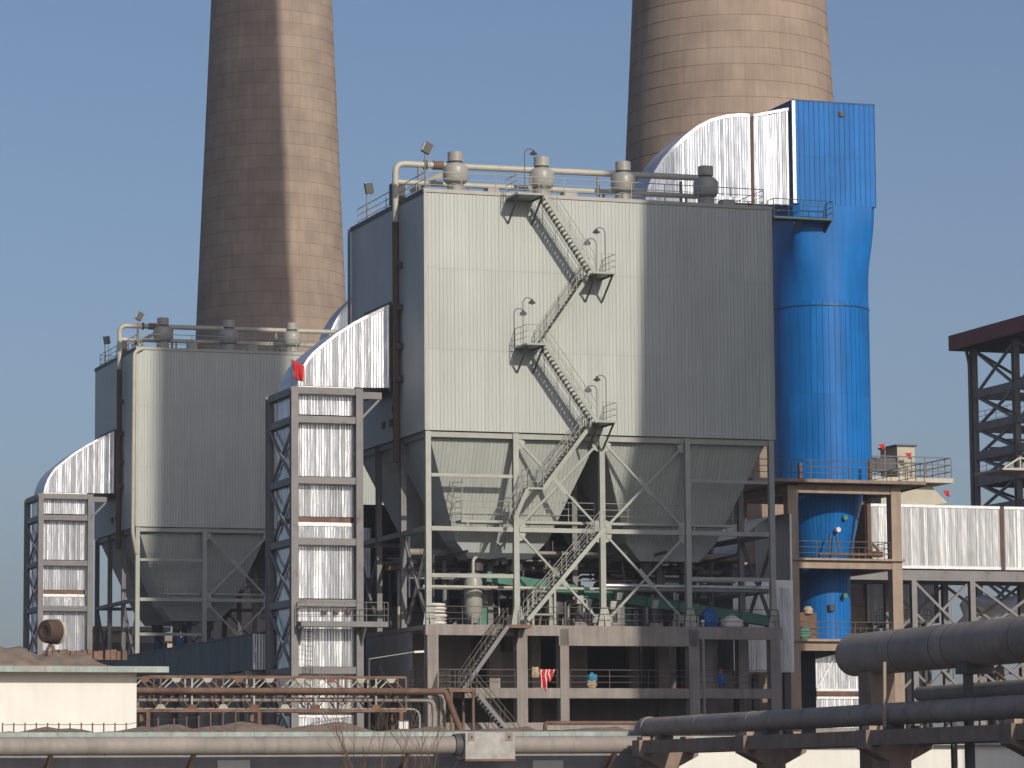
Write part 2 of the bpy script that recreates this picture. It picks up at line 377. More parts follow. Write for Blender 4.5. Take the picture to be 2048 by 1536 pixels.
# unseen tower added off to the right to shade the foot of the blue absorber
bt = thing('shade_tower', 'tall concrete tower with banded windows, added out of view to shade the blue absorber foot', 'building', (37, -34, 0))
for k in range(8):
    span('storey_wall', bt, 'concrete', (32.2, -40, k*6), (39.6+.5-.18*k, -29, k*6+5.6)); span('string_course', bt, 'concrete_brown', (32.0, -40.2, k*6+5.6), (39.8+.4-.18*k, -28.8, k*6+6))
    for i in range(4): span('window', bt, 'shade_black', (32.9+i*1.7, -40.06, k*6+2.2), (33.9+i*1.7, -40.01, k*6+4.2))
span('roof', bt, 'concrete_brown', (31.8, -40.4, 48), (39.3, -28.6, 48.5))

# ------------------------------------------------------------------ precipitator
W, D, ZB, ZT, ZD, ZS = 22.7, 15.2, 23.2, 37.7, 11.6, 7.86
COLX = [.2, 5.75, 11.3, 16.9, 22.5]; COLY = [.22, 5.1, 10.1, 14.95]
def make_precipitator():
    P = thing('precipitator', 'pale grey precipitator box carrying a zigzag staircase on its sunlit wall', 'precipitator', (W/2, D/2, ZD), 'twin precipitators')
    courses = [(ZB, 28.1), (28.1, 33.0), (33.0, ZT)]
    for a, b in courses:
        n = 24; s = W/n
        for i in range(n):
            sheet('cladding_panel', P, 'clad', (0, 0, 0), X, Z, -Y, i*s, (i+1)*s-.004, lambda u, a=a: a+.01, lambda u, b=b: b-.004, .237, .02, 'groove', .007)
        n = 16; s = D/n
        for i in range(n):
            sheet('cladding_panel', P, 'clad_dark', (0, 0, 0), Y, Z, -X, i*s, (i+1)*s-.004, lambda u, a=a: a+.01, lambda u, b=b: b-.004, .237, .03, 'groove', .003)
    span('casing', P, 'clad_dark', (.02, .02, ZB+.02), (W-.02, D-.02, ZT-.05))
    span('corner_trim', P, 'trim', (-.05, -.055, ZB), (.12, -.03, ZT)); span('corner_trim', P, 'trim', (W-.12, -.055, ZB), (W+.04, -.03, ZT))
    span('roof_edge', P, 'trim', (-.07, -.09, ZT-.1), (W+.07, -.02, ZT+.12)); span('roof_edge', P, 'steel_dark', (-.09, -.02, ZT-.14), (-.02, D+.05, ZT+.12))
    span('roof_deck', P, 'trim', (-.02, -.02, ZT-.03), (W, D, ZT+.06))
    # bottom edge beam
    bar('edge_beam', P, 'steel_pale', (.3, .3, ZB-.2), (W-.3, .3, ZB-.2), .3, .34, 'H', Y)
    bar('edge_beam', P, 'steel_grey', (.3, .3, ZB-.2), (.3, D-.3, ZB-.2), .3, .34, 'H', X)
    for yy in COLY[1:]: bar('floor_beam', P, 'steel_grey', (.3, yy, ZB-.25), (W-.3, yy, ZB-.25), .3, .4, 'H', Y)
    for j, yy in enumerate(COLY):
        for i, xx in enumerate(COLX):
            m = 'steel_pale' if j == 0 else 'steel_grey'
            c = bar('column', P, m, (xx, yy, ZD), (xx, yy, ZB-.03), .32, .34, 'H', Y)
            if j == 0:
                prism('base_shoe', P, m, [(xx-.42, yy-.28, ZD), (xx+.42, yy-.28, ZD), (xx+.22, yy-.28, ZD+1.15), (xx-.22, yy-.28, ZD+1.15)], (0, .05, 0))
                prism('base_shoe', P, m, [(xx-.02, yy-.5, ZD), (xx-.02, yy+.5, ZD), (xx-.02, yy+.22, ZD+1.1), (xx-.02, yy-.22, ZD+1.1)], (.05, 0, 0))
    ZM = 17.35
    for j, yy in enumerate(COLY):
        for i in range(4):
            a, b = COLX[i]+.21, COLX[i+1]-.21
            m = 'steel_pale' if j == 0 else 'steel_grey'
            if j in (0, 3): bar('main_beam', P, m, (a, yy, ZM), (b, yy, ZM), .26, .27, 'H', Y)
            if i in (0, 3) and j == 0:
                bar('strut', P, m, (a, yy, 20.55), (b, yy, 20.55), .2, .2, 'H', Y)
                bar('strut', P, m, (a, yy, 14.55), (b, yy, 14.55), .22, .24, 'H', Y)
            if i in (1, 2) and j in (0, 3):
                for z0, z1 in ((ZM+.25, ZB-.55), (ZD+.35, ZM-.25)):
                    bar('brace', P, m, (a+.05, yy, z0), (b-.05, yy, z1), .13, .13, 'H', Y)
                    mz = (z0+z1)/2; mx = (a+b)/2; dv = Vector((b-a-.1, 0, z0-z1)); dn = dv.normalized()
                    bar('brace', P, m, (a+.05, yy, z1), Vector((mx, yy, mz))-dn*.2, .13, .13, 'H', Y)
                    bar('brace', P, m, Vector((mx, yy, mz))+dn*.2, (b-.05, yy, z0), .13, .13, 'H', Y)
                    prism('gusset', P, m, [(mx-.55, yy-.1, mz+.42), (mx-.35, yy-.1, mz+.62), (mx+.55, yy-.1, mz-.42), (mx+.35, yy-.1, mz-.62)], (0, .02, 0))
                    for gx, gz in ((a, z0), (b, z0), (a, z1), (b, z1)):
                        s = 1 if gx == a else -1; q = 1 if gz == z0 else -1
                        prism('gusset', P, m, [(gx, yy-.03, gz-q*.25), (gx+s*.42, yy-.03, gz-q*.05), (gx+s*.32, yy-.03, gz+q*.32), (gx, yy-.03, gz+q*.45)], (0, .03, 0))
    for xx in (COLX[0], COLX[4]):
        for j in range(3):
            bar('main_beam', P, 'steel_grey', (xx, COLY[j]+.21, ZM), (xx, COLY[j+1]-.21, ZM), .28, .3, 'H', X)
            if j != 1:
                bar('brace', P, 'steel_grey', (xx, COLY[j]+.2, ZD+.3), (xx, COLY[j+1]-.2, ZM-.2), .18, .18, 'H', X)
                bar('brace', P, 'steel_grey', (xx+.2, COLY[j]+.2, ZM-.2), (xx+.2, COLY[j+1]-.2, ZD+.3), .18, .18, 'H', X)
    # hoppers
    for hx in (0, 1):
        for hy in (0, 1):
            x0, x1 = .35+hx*11.1, 11.2+hx*11.1; y0, y1 = .45+hy*7.3, 7.55+hy*7.3; zt, zb = ZB-.1, 16.9
            bx0, bx1, by0, by1 = x0+2.45, x1-2.45, y0+2.5, y1-2.5
            h = box('hopper', P, 'clad_dark', ((x0+x1)/2, (y0+y1)/2, zt+.02), (x1-x0, y1-y0, .06))
            def face(O, u, inward, wt, inset, drop):
                L = math.hypot(drop, inset[1]); v = (Vector(inward)*inset[1]-Z*drop)/L; n = Vector(u).cross(v)
                if n.dot(Vector(inward)) > 0: n = -n
                k = L/inset[0]; hi = lambda q: 0.0
                lo = lambda q: max(.0, min(L, q*k, (wt-q)*k))
                sheets('hopper_sheet', h, 'clad', O, u, v, n, wt, hi, lo, sw=.98, pitch=.245, depth=.022, style='groove')
            face((x0, y0, zt), X, Y, x1-x0, (2.45, 2.5), zt-zb); face((x0, y1, zt), X, -Y, x1-x0, (2.45, 2.5), zt-zb)
            face((x0, y0, zt), Y, X, y1-y0, (2.5, 2.45), zt-zb); face((x1, y0, zt), Y, -X, y1-y0, (2.5, 2.45), zt-zb)
            # lower bin and outlets
            prism('hopper_bin', h, 'clad_dark', [(bx0, by0, zb), (bx1, by0, zb), (bx1-1.0, by0+.3, zb-1.1), (bx0+1.0, by0+.3, zb-1.1)], (0, by1-by0, 0))
            for k in range(2):
                ox = bx0+1.7+k*(bx1-bx0-3.4); oy = (by0+by1)/2
                lathe('ash_outlet', h, 'steel_dark', (ox, oy, zb-3.4), [(.3, 0), (.3, .8), (.22, .85), (.22, 1.5), (.45, 1.6), (.45, 2.4)], 14)
                lathe('ash_valve', h, 'blue_valve', (ox+.1, oy-.35, zb-2.8), [(.26, -.35), (.3, -.2), (.3, .2), (.26, .35)], 14)
    # hopper walkway
    zw, yw = 17.95, 1.35
    for a, b in ((2.5, 5.5), (6.0, 11.05), (11.55, 16.6), (17.2, 20.2)):
        span('walkway', P, 'steel_pale', (a, yw-.55, zw-.16), (b, yw+.55, zw)); railing(P, [(a, yw-.5, zw), (b, yw-.5, zw)], 'rail', 1.15)
        for q in (a+.4, b-.4): bar('walkway_post', P, 'steel_pale', (q, yw-.5, ZM+.1), (q, yw-.5, zw-.16), .09)
    railing(P, [(2.5, yw-.5, zw), (2.5, yw+.5, zw)], 'rail', 1.15)
    bar('ladder_rail', P, 'rail', (2.55, yw-.55, zw), (2.55, yw-.55, zw+2.5), .05, shape='cyl'); bar('ladder_rail', P, 'rail', (2.1, yw-.1, zw), (2.1, yw-.1, zw+2.5), .05, shape='cyl')
    for k in range(8): bar('ladder_rung', P, 'rail', (2.55, yw-.55, zw+.15+k*.3), (2.1, yw-.1, zw+.15+k*.3), .035, shape='cyl')
    # roof railing
    railing(P, [(W-.3, .45, ZT+.06), (.3, .45, ZT+.06), (.3, D-.4, ZT+.06)], 'rail', 1.2, spacing=2.2, r=.06)
    railing(P, [(.3, D-.4, ZT+.06), (W-.3, D-.4, ZT+.06), (W-.3, .45, ZT+.06)], 'rail', 1.15, spacing=3.5, r=.05)
    # small roof hatches, rappers and manholes
    for px, s in ((985, .7), (1140, .8), (1455, .8)):
        p = at(px, 380, 'y', 3.2); span('rapper_box', P, 'pot', (p.x-s*.5, 3.0, ZT+.06), (p.x+s*.5, 3.9, ZT+1.0))
    for q, z in ((3.4, 24.9), (5.6, 24.1), (4.0, 24.1)): span('manhole', P, 'steel_dark', (-.12, q+2.4, z), (-.03, q+2.9, z+.45))
    for z in (26.6, 28.6, 31.0, 33.6): span('pipe_clamp', P, 'steel_dark', (-.35, 4.2, z), (-.03, 4.45, z+.35))
    return P
PA = make_precipitator()

GRP_V = 'pot-shaped vessels on the precipitator roofs'
def make_vessel(x, label):
    t = thing('roof_vessel', label, 'vessel', (x, 2.0, ZT+.06), GRP_V); b = Vector((x, 2.0, ZT+.06))
    lathe('base', t, 'pot', b, [(.52, 0), (.52, .75), (.4, .8)], 20)
    lathe('body', t, 'pot', b, [(.4, .78), (.6, .84), (.74, .98), (.78, 1.06), (.78, 1.74), (.74, 1.86), (.58, 2.0), (.48, 2.06)], 28)
    lathe('neck', t, 'steel_dark', b, [(.41, 2.05), (.41, 2.2)], 20)
    lathe('cap', t, 'pot', b, [(.48, 2.18), (.48, 2.74), (.45, 2.76)], 24)
    return t
VA = [make_vessel(at(px, 340, 'y', 2).x, l) for px, l in (
    (911, 'grey pot-shaped roof vessel beside the pipe elbow of the zigzag-stair precipitator'),
    (1083, 'grey pot-shaped roof vessel behind the top landing of the zigzag staircase'),
    (1246, 'grey pot-shaped roof vessel between the top stair landing and the silver elbow duct'),
    (1411, 'grey pot-shaped roof vessel standing in front of the silver elbow duct'))]

def make_roof_pipe():
    t = thing('roof_pipe', 'cream purge pipe looping over the roof edge of the zigzag-stair precipitator', 'pipe', (-.4, 4.7, 13), 'purge pipes on the precipitators')
    tube('upper_pipe', t, 'pipe_pale', [(-.33, 4.7, ZT-1.2), (-.33, 4.7, 40.15), (20.3, 4.7, 40.3)], .2, bend=.6); tube('drop_pipe', t, 'joint_brown', [(-.33, 4.7, ZB-1.5), (-.33, 4.7, ZT-1.21)], .215)  # drop pipe coloured dark brown for rust and for the shade beside the wall
    tube('lower_pipe', t, 'pipe_pale', [(-.33, 4.7, 39.0), (20.3, 4.7, 39.1)], .17)
    for k in (1.6, 3.1): lathe('flange', t, 'rust', (0, 0, 0), [(.3, -.09), (.3, .09)], 16).matrix_basis = Matrix.Translation((k, 4.7, 40.17)) @ Matrix.Rotation(RAD(90), 4, 'Y')
    tube('rust_valve', t, 'rust', [(2.1, 4.7, 40.17), (2.75, 4.7, 40.18)], .27)
    for xx in (1.2, 4.1, 13.0, 18.6):
        bar('pipe_support', t, 'steel_grey', (xx, 4.7, ZT+.06), (xx, 4.7, 40.0), .16, shape='H'); bar('pipe_support', t, 'steel_grey', (xx+.35, 4.7, ZT+.06), (xx+.35, 4.7, 38.95), .12)
    span('valve_cabinet', t, 'steel_dark', (.1, 6.3, ZT+.3), (.8, 7.4, ZT+1.6))
    bar('sloping_duct', t, 'pipe_pale', (.9, 5.6, 38.6), (2.9, 4.9, 39.75), .3, .3, 'box')
    return t
RPA = make_roof_pipe()
def downspout():
    t = tube('downspout', None, 'steel_grey', [(.1, D-.1, ZT+.1), (-.25, D-.3, ZT-.1), (-.25, D-.3, ZB-1.2)], .1, 10, bend=.3)
    return tag(t, 'grey downspout on the rear corner of the zigzag-stair precipitator', 'downspout')
downspout()
tag(tube('downspout', None, 'pipe_pale', [(.9, 76.8, ZT-.0), (.15, 76.75, ZT-.35), (.1, 76.75, ZB-.6), (.5, 77.1, ZB-2.2)], .15, 12, bend=.5), 'pale downspout on the front corner of the shadowed precipitator', 'downspout')

GRP_F = 'floodlights on the precipitator roofs'
def floodlight(x, y, z0, h, label, tilt=25):
    t = thing('floodlight', label, 'floodlight', (x, y, z0), GRP_F)
    bar('pole', t, 'steel_grey', (x, y, z0), (x, y, z0+h), .08, shape='cyl'); bar('pole', t, 'rail', (x+.33, y+.1, z0), (x+.33, y+.1, z0+h), .05, shape='cyl')
    hd = box('lamp_head', t, 'lamp_dark', (x+.15, y, z0+h+.25), (.55, .3, .62)); 
    hd.matrix_basis = Matrix.Translation((x+.15, y, z0+h+.25)) @ Matrix.Rotation(RAD(tilt), 4, 'Y') @ Matrix.Diagonal((.5, .3, .65, 1)); WM[hd.name] = hd.matrix_basis
    g = box('lamp_glass', t, 'lamp_glass', (x-.12, y, z0+h+.2), (.03, .24, .5)); g.matrix_basis = Matrix.Translation((x-.1, y, z0+h+.36)) @ Matrix.Rotation(RAD(tilt), 4, 'Y') @ Matrix.Diagonal((.04, .26, .52, 1))
    return t
p = at(850, 380, 'y', .35)
FA1 = floodlight(p.x, .35, ZT+.06, 2.35, 'square floodlight on the front roof corner of the zigzag-stair precipitator')
FA2 = floodlight(.15, 12.3, ZT+.06, 1.9, 'floodlight on the rear roof edge of the zigzag-stair precipitator', -10)

# ------------------------------------------------------------------ inlet duct + steel tower
TX0, TX1, TY0, TY1, TZ = -6.94, -2.42, 5.0, 10.5, 26.15
def make_inlet():
    t = thing('inlet_duct', 'silver corrugated inlet duct with a red flag bending into the zigzag-stair precipitator', 'duct', (-4.6, 7.7, 0), 'silver inlet ducts')
    y0, y1, fl0, fl1 = 5.55, 9.95, 5.2, 10.3
    cpx = [(602, 770), (604, 756), (608, 745), (614, 731), (622, 718), (632, 706), (645, 695), (662, 681), (680, 667), (698, 656), (715, 645), (740, 632)]
    C = [at(a, b, 'y', 5.3) for a, b in cpx]; C = [(p.x-.1, p.z) for p in C]; xe, ze = -.62, 31.35; zb = C[0][1]
    def top(x):
        for (a, b), (c, d) in zip(C[:-1], C[1:]):
            if a <= x <= c: return b+(d-b)*(x-a)/(c-a)
        return C[-1][1] if x > C[-1][0] else C[0][1]
    x0 = C[0][0]; xk = C[-1][0]
    n = 6; s = (xk-x0)/n
    for i in range(n):
        sheet('side_sheet', t, 'silver', (0, y0, 0), X, Z, -Y, x0+i*s, x0+(i+1)*s, lambda q: zb, lambda q: top(q), .19, .035, 'wave', .01)
    for i in range(2):      # flaring throat
        a = xk+(xe-xk)*i/2; b = xk+(xe-xk)*(i+1)/2; ya = y0+(fl0-y0)*i/2; yb = y0+(fl0-y0)*(i+1)/2; L = math.hypot(b-a, yb-ya)
        sheet('throat_sheet', t, 'silver', (a, ya, 0), Vector((b-a, yb-ya, 0))/L, Z, Vector((yb-ya, -(b-a), 0))/L, 0, L, lambda q: zb, lambda q, a=a, L=L, b=b: C[-1][1]+(ze-C[-1][1])*((a+q*(b-a)/L)-xk)/(xe-xk), .19, .035)
    full = C+[(xe, ze)]; ys0 = [y0]*len(C)+[fl0]; ys1 = [y1]*len(C)+[fl1]
    for i in range(len(full)-1):
        (a, b), (c, d) = full[i], full[i+1]
        poly('roof_sheet', t, 'silver_dull', [(a, ys0[i], b), (a, ys1[i], b), (c, ys1[i+1], d), (c, ys0[i+1], d)], [(3, 2, 1, 0)])
        bar('edge_flashing', t, 'flashing', (a, ys0[i]-.03, b), (c, ys0[i+1]-.03, d), .05, .17, 'box', (0, 1, 0))
    poly('back_sheet', t, 'silver_dull', [(a, q, b) for (a, b), q in zip(full, ys1)]+[(xe, fl1, zb)], [tuple(range(len(full)+1))])
    poly('bottom_sheet', t, 'silver_dull', [(x0, y0, zb), (xk, y0, zb), (xe, fl0, zb), (xe, fl1, zb), (xk, y1, zb), (x0, y1, zb)], [(5, 4, 3, 2, 1, 0)])
    span('flange', t, 'steel_dark', (xe, fl0-.12, zb-.25), (xe+.14, fl1+.12, ze+.25)); span('connection_box', t, 'steel_dark', (xe+.14, fl0+.05, zb-.1), (-.05, fl1-.05, ze+.1))
    # vertical duct, course by course
    vx0, vx1 = -6.42, -2.82; gaps = [(zb-.02, 24.55), (24.45, 20.8), (20.7, 18.35), (18.0, 17.05), (16.95, 13.4), (13.3, 9.3), (9.2, 6.5), (6.4, 2.4)]
    for k, (b, a) in enumerate(gaps):
        sheets('duct_sheet', t, 'silver', (vx0, y0, 0), X, Z, -Y, vx1-vx0, lambda q, a=a: a, lambda q, b=b: b, sw=.72, pitch=.18, depth=.035, wob=.04)
        sheets('duct_sheet', t, 'silver', (vx0, y0, 0), Y, Z, -X, y1-y0, lambda q, a=a: a, lambda q, b=b: b, sw=.88, pitch=.22, depth=.035, wob=.012)
        sheets('duct_sheet', t, 'silver_dull', (vx1, y0, 0), Y, Z, X, y1-y0, lambda q, a=a: a, lambda q, b=b: b, sw=1.5, pitch=.22, depth=.035)
        for q in (vx0, vx1-.1): span('corner_flashing', t, 'flashing', (q-.02, y0-.055, a), (q+.1, y0-.03, b))
        span('lap_flashing', t, 'flashing', (vx0, y0-.052, b-.16), (vx1, y0-.036, b-.02))
    span('expansion_joint', t, 'rust', (vx0+.04, y0+.05, 18.02), (vx1-.04, y1-.05, 18.35)); span('lap_flashing', t, 'flashing', (vx0, y0-.08, 17.78), (vx1, y0-.056, 18.0))
    span('inner_casing', t, 'steel_dark', (vx0+.08, y0+.12, 2.3), (vx1-.08, y1-.1, zb))
    return t
INA = make_inlet()
def make_tower():
    t = thing('duct_tower', 'grey steel tower framing the silver duct that carries the red flag', 'steel tower', (-4.7, 7.75, 0), 'steel duct towers')
    for x in (TX0+.22, TX1-.22):
        for y in (TY0, TY1): bar('column', t, 'steel_grey', (x, y, 0), (x, y, TZ), .42, .44, 'H', Y)
    LV = [25.95, 24.2, 20.5, 16.8, 13.1, 9.05, 4.6]
    for i, z in enumerate(LV):
        for y in (TY0, TY1): bar('beam', t, 'steel_grey', (TX0+.44, y, z), (TX1-.44, y, z), .24, .42, 'H', Y)
        for x in (TX0+.22, TX1-.22): bar('beam', t, 'steel_grey', (x, TY0+.22, z), (x, TY1-.22, z), .24, .42, 'H', X)
    for z1, z0 in zip(LV[1:-1], LV[2:]):
        for x in (TX0+.22,):
            bar('brace', t, 'steel_grey', (x-.08, TY0+.3, z0+.2), (x-.08, TY1-.3, z1-.2), .14, .18, 'box', X); bar('brace', t, 'steel_grey', (x+.1, TY0+.3, z1-.2), (x+.1, TY1-.3, z0+.2), .14, .18, 'box', X)
    bar('bracket_beam', t, 'steel_grey', (TX1, TY0, 25.75), (-1.2, TY0, 25.75), .24, .42, 'H', Y)
    bar('knee_brace', t, 'steel_grey', (TX1, TY0, 24.4), (-1.35, TY0, 25.5), .14)
    # platform with rail
    zp = 11.95
    span('platform', t, 'steel_grey', (-6.6, TY0-1.15, zp-.32), (-1.15, TY0-.25, zp)); railing(t, [(-6.6, TY0-.3, zp), (-6.6, TY0-1.1, zp), (-1.15, TY0-1.1, zp), (-1.15, TY0-.3, zp)], 'steel_grey', 1.15, spacing=1.3)
    for x in (-6.5, -2.6): prism('bracket', t, 'steel_grey', [(x, TY0-1.1, zp-.35), (x, TY0-.25, zp-.35), (x, TY0-.25, zp-1.4)], (.1, 0, 0))
    for x in (-6.15, -5.7): bar('ladder_rail', t, 'steel_dark', (x, TY0-.45, 6.5), (x, TY0-.45, zp), .045, shape='cyl')
    for k in range(18): bar('ladder_rung', t, 'steel_dark', (-6.15, TY0-.45, 6.7+k*.29), (-5.7, TY0-.45, 6.7+k*.29), .03, shape='cyl')
    for q, z in ((-4.75, 12.55), (-4.0, 12.55), (-3.25, 12.55)): lathe('test_port', t, 'rust', (q, TY0+.35, z), [(.16, -.12), (.16, .12)], 12)
    return t
TWA = make_tower()

# second unit: the same plant, further back
OFF = Vector((.4, 77.0, 0))
def again(o, label, keep=None):
    c = copy_tree(o, None, OFF, keep); c['label'] = label; return c
again(PA, 'precipitator box lying mostly in a chimney shadow behind the red-flagged duct')
again(INA, 'silver inlet duct without a flag bending into the shadowed precipitator')
again(TWA, 'grey steel tower framing the silver duct of the shadowed precipitator')
again(RPA, 'cream purge pipe looping over the roof edge of the shadowed precipitator')
for v, l in zip(VA[:3], ('grey pot-shaped roof vessel beside the pipe elbow of the shadowed precipitator',
                         'grey pot-shaped roof vessel in the middle of the shadowed precipitator roof',
                         'grey pot-shaped roof vessel close to the half-shadowed chimney base and flagged duct')):
    again(v, l)
again(FA1, 'square floodlight on the front roof corner of the shadowed precipitator')
again(FA2, 'floodlight on the rear roof edge of the shadowed precipitator')

# red flag at the tower head
def cloth(name, parent, material, O, u, v, w, h, amp, nrm, nu=12, nv=10, ph=0.0, taperx=0.0):
    O, u, v, nrm = Vector(O), Vector(u), Vector(v), Vector(nrm); V = []; f = []
    for j in range(nv+1):
        for i in range(nu+1):
            a, b = i/nu, j/nv
            k = amp*(math.sin(a*7+b*2.2+ph)+.5*math.sin(a*13-b*4+ph*2))*(.25+b)
            V.append(O+u*(w*a*(1-taperx*b))+v*(h*b)+nrm*k)
    for j in range(nv):
        for i in range(nu): q = j*(nu+1)+i; f.append((q, q+1, q+nu+2, q+nu+1))
    o = poly(name, parent, material, V, f, True)
    md = o.modifiers.new('thickness', 'SOLIDIFY'); md.thickness = .02
    return o
fl = thing('red_flag', 'limp red flag on a short pole at the head of the steel duct tower', 'flag', (TX0+.1, TY0-.05, TZ))
bar('flag_pole', fl, 'steel_dark', (TX0+.08, TY0-.05, TZ-.1), (TX0+.02, TY0-.05, TZ+1.7), .05, shape='cyl')
cloth('flag_cloth', fl, 'red_cloth', (TX0+.06, TY0-.08, TZ+1.65), Vector((.9, -.1, -.44)).normalized(), Vector((.16, 0, -1)), .85, 1.15, .13, (-.1, -1, 0), taperx=.35)

# ------------------------------------------------------------------ zigzag staircase
ST = thing('zigzag_staircase', 'zigzag steel staircase with landings bolted to the sunlit precipitator wall', 'staircase', (8, -1, ZD))
ZP = [37.5, 32.9, 28.4, 23.85, 19.8]
LAND = [(5.2, 6.95), (10.15, 11.45), (5.7, 6.95), (10.2, 11.4), (6.0, 7.0)]
def flight(parent, xa, za, xb, zb, y0, y1, m='steel_pale', rm='rail', steps=None, rail_both=True):
    for y in (y0, y1): bar('stringer', parent, m, (xa, y, za-.1), (xb, y, zb-.1), .06, .24, 'box', (0, 1, 0))
    n = steps or max(4, round((za-zb)/.225)); dx = (xb-xa)/n
    for i in range(1, n):
        z = za+(zb-za)*i/n; x = xa+dx*i
        box('tread', parent, m, (x, (y0+y1)/2, z-.04), (abs(dx)*1.15, y1-y0-.06, .04))
    for y in (y0, y1) if rail_both else (y0,):
        a, b = Vector((xa, y, za)), Vector((xb, y, zb))
        for k in (1.0, .55): bar('railing_rail', parent, rm, a+Z*k, b+Z*k, .045 if k == 1.0 else .035, shape='cyl')
        q = max(2, round((b-a).length/1.3))
        for i in range(q+1): p = a.lerp(b, i/q); bar('railing_post', parent, rm, p-Z*.1, p+Z*1.0, .045, shape='cyl')
for k, (z, (a, b)) in enumerate(zip(ZP, LAND)):
    yo = -2.15; yi = -.06
    if k == 4: yi = -.3; yo = -1.25
    span('landing', ST, 'steel_pale', (a, yo, z-.12), (b, yi, z))
    if k == 4:
        railing(ST, [(a, yi, z), (a, yo, z), (b, yo, z)], 'rail', 1.1, spacing=1.0)
        bar('hanger', ST, 'steel_pale', (a+.1, yo+.1, z-.1), (a+.1, .1, z-.1), .12); bar('hanger', ST, 'steel_pale', (b-.1, yo+.1, z-.1), (b-.1, .1, z-.1), .12)
        continue
    left = k % 2 == 0
    e, o_ = (a, b) if left else (b, a)
    railing(ST, [(o_, yo, z), (e, yo, z), (e, yi, z)] if False else [(e+(0.0), yi, z), (e, yo, z), (e+(.9 if left else -.9), yo, z)], 'rail', 1.1, spacing=1.0)
    for q in (a+.12, b-.12):
        bar('bracket', ST, 'steel_dark', (q, yo+.15, z-.13), (q, -.08, z-1.55), .09); bar('bracket', ST, 'steel_dark', (q, yo+.1, z-.17), (q, -.08, z-.17), .08)
flight(ST, LAND[0][1], ZP[0], LAND[1][0], ZP[1], -2.1, -1.1, steps=20)
flight(ST, LAND[1][0], ZP[1], LAND[2][1], ZP[2], -1.0, -.1, steps=20)
flight(ST, LAND[2][1], ZP[2], LAND[3][0], ZP[3], -2.1, -1.1, steps=20)
flight(ST, LAND[3][0], ZP[3], LAND[4][1], ZP[4], -1.15, -.3, steps=18)
# lower flights
flight(ST, 6.0, ZP[4]-.02, 5.2, 18.0, -1.25, -.3, steps=8)
flight(ST, 10.9, 17.5, 5.95, 11.95, -1.25, -.45, steps=24)
span('landing', ST, 'rust', (4.6, -1.5, 11.38), (6.1, -.35, 11.58))
prism('bracket', ST, 'steel_dark', [(5.4, -1.3, 11.36), (5.4, -.35, 11.36), (5.4, -.35, 10.1)], (.08, 0, 0))
flight(ST, 4.6, 11.58, 1.75, 7.75, -1.5, -.7, 'steel_grey', 'rail_dark', steps=18)
span('landing', ST, 'rust', (.55, -2.6, 7.55), (2.2, -.55, 7.75)); railing(ST, [(2.2, -2.55, 7.75), (.6, -2.55, 7.75), (.6, -.6, 7.75)], 'rail_dark', 1.1, spacing=.35)
flight(ST, 2.2, 7.72, 4.9, 4.6, -2.55, -1.75, 'steel_grey', 'rail_dark', steps=16)
for q in ((.7, -2.5), (2.05, -2.5), (.7, -.7), (2.05, -.7)): bar('landing_post', ST, 'rust', (*q, 0), (*q, 7.55), .14)
span('landing', ST, 'rust', (4.9, -2.7, 4.35), (6.2, -1.6, 4.55))
for q in ((5.0, -2.6), (6.1, -2.6), (6.1, -1.7), (5.0, -1.7)): bar('landing_post', ST, 'rust', (*q, 0), (*q, 4.35), .12)
for k, (lx, ly, zz, s, lab) in enumerate(((6.0, -1.2, ZP[0], 1, 'gooseneck lamp above the top landing of the zigzag staircase'), (11.2, -1.1, ZP[1], -1, 'gooseneck lamp at the upper right-hand landing of the zigzag staircase'),
        (5.85, -1.1, ZP[2], 1, 'gooseneck lamp at the middle left-hand landing of the zigzag staircase'), (11.15, -1.1, ZP[3], -1, 'gooseneck lamp at the landing level with the box bottom'))):
    t = thing('gooseneck_lamp', lab, 'lamp', (lx, ly, zz), 'gooseneck lamps on the stair landings')
    pts = [(lx, ly, zz)]+[(lx+s*(.32-.32*math.cos(a)), ly, zz+2.55+.32*math.sin(a)) for a in [i*math.pi*.8/6 for i in range(7)]]
    tube('pole', t, 'rail_dark', pts, .028, 8, bend=.02); e = Vector(pts[-1])
    lathe('lamp_shade', t, 'lamp_dark', e, [(.24, -.2), (.2, -.12), (.08, -.02), (.05, .06)], 16); lathe('bulb', t, 'lamp_glass', e, [(.03, -.3), (.08, -.25), (.08, -.15), (.03, -.1)], 10)

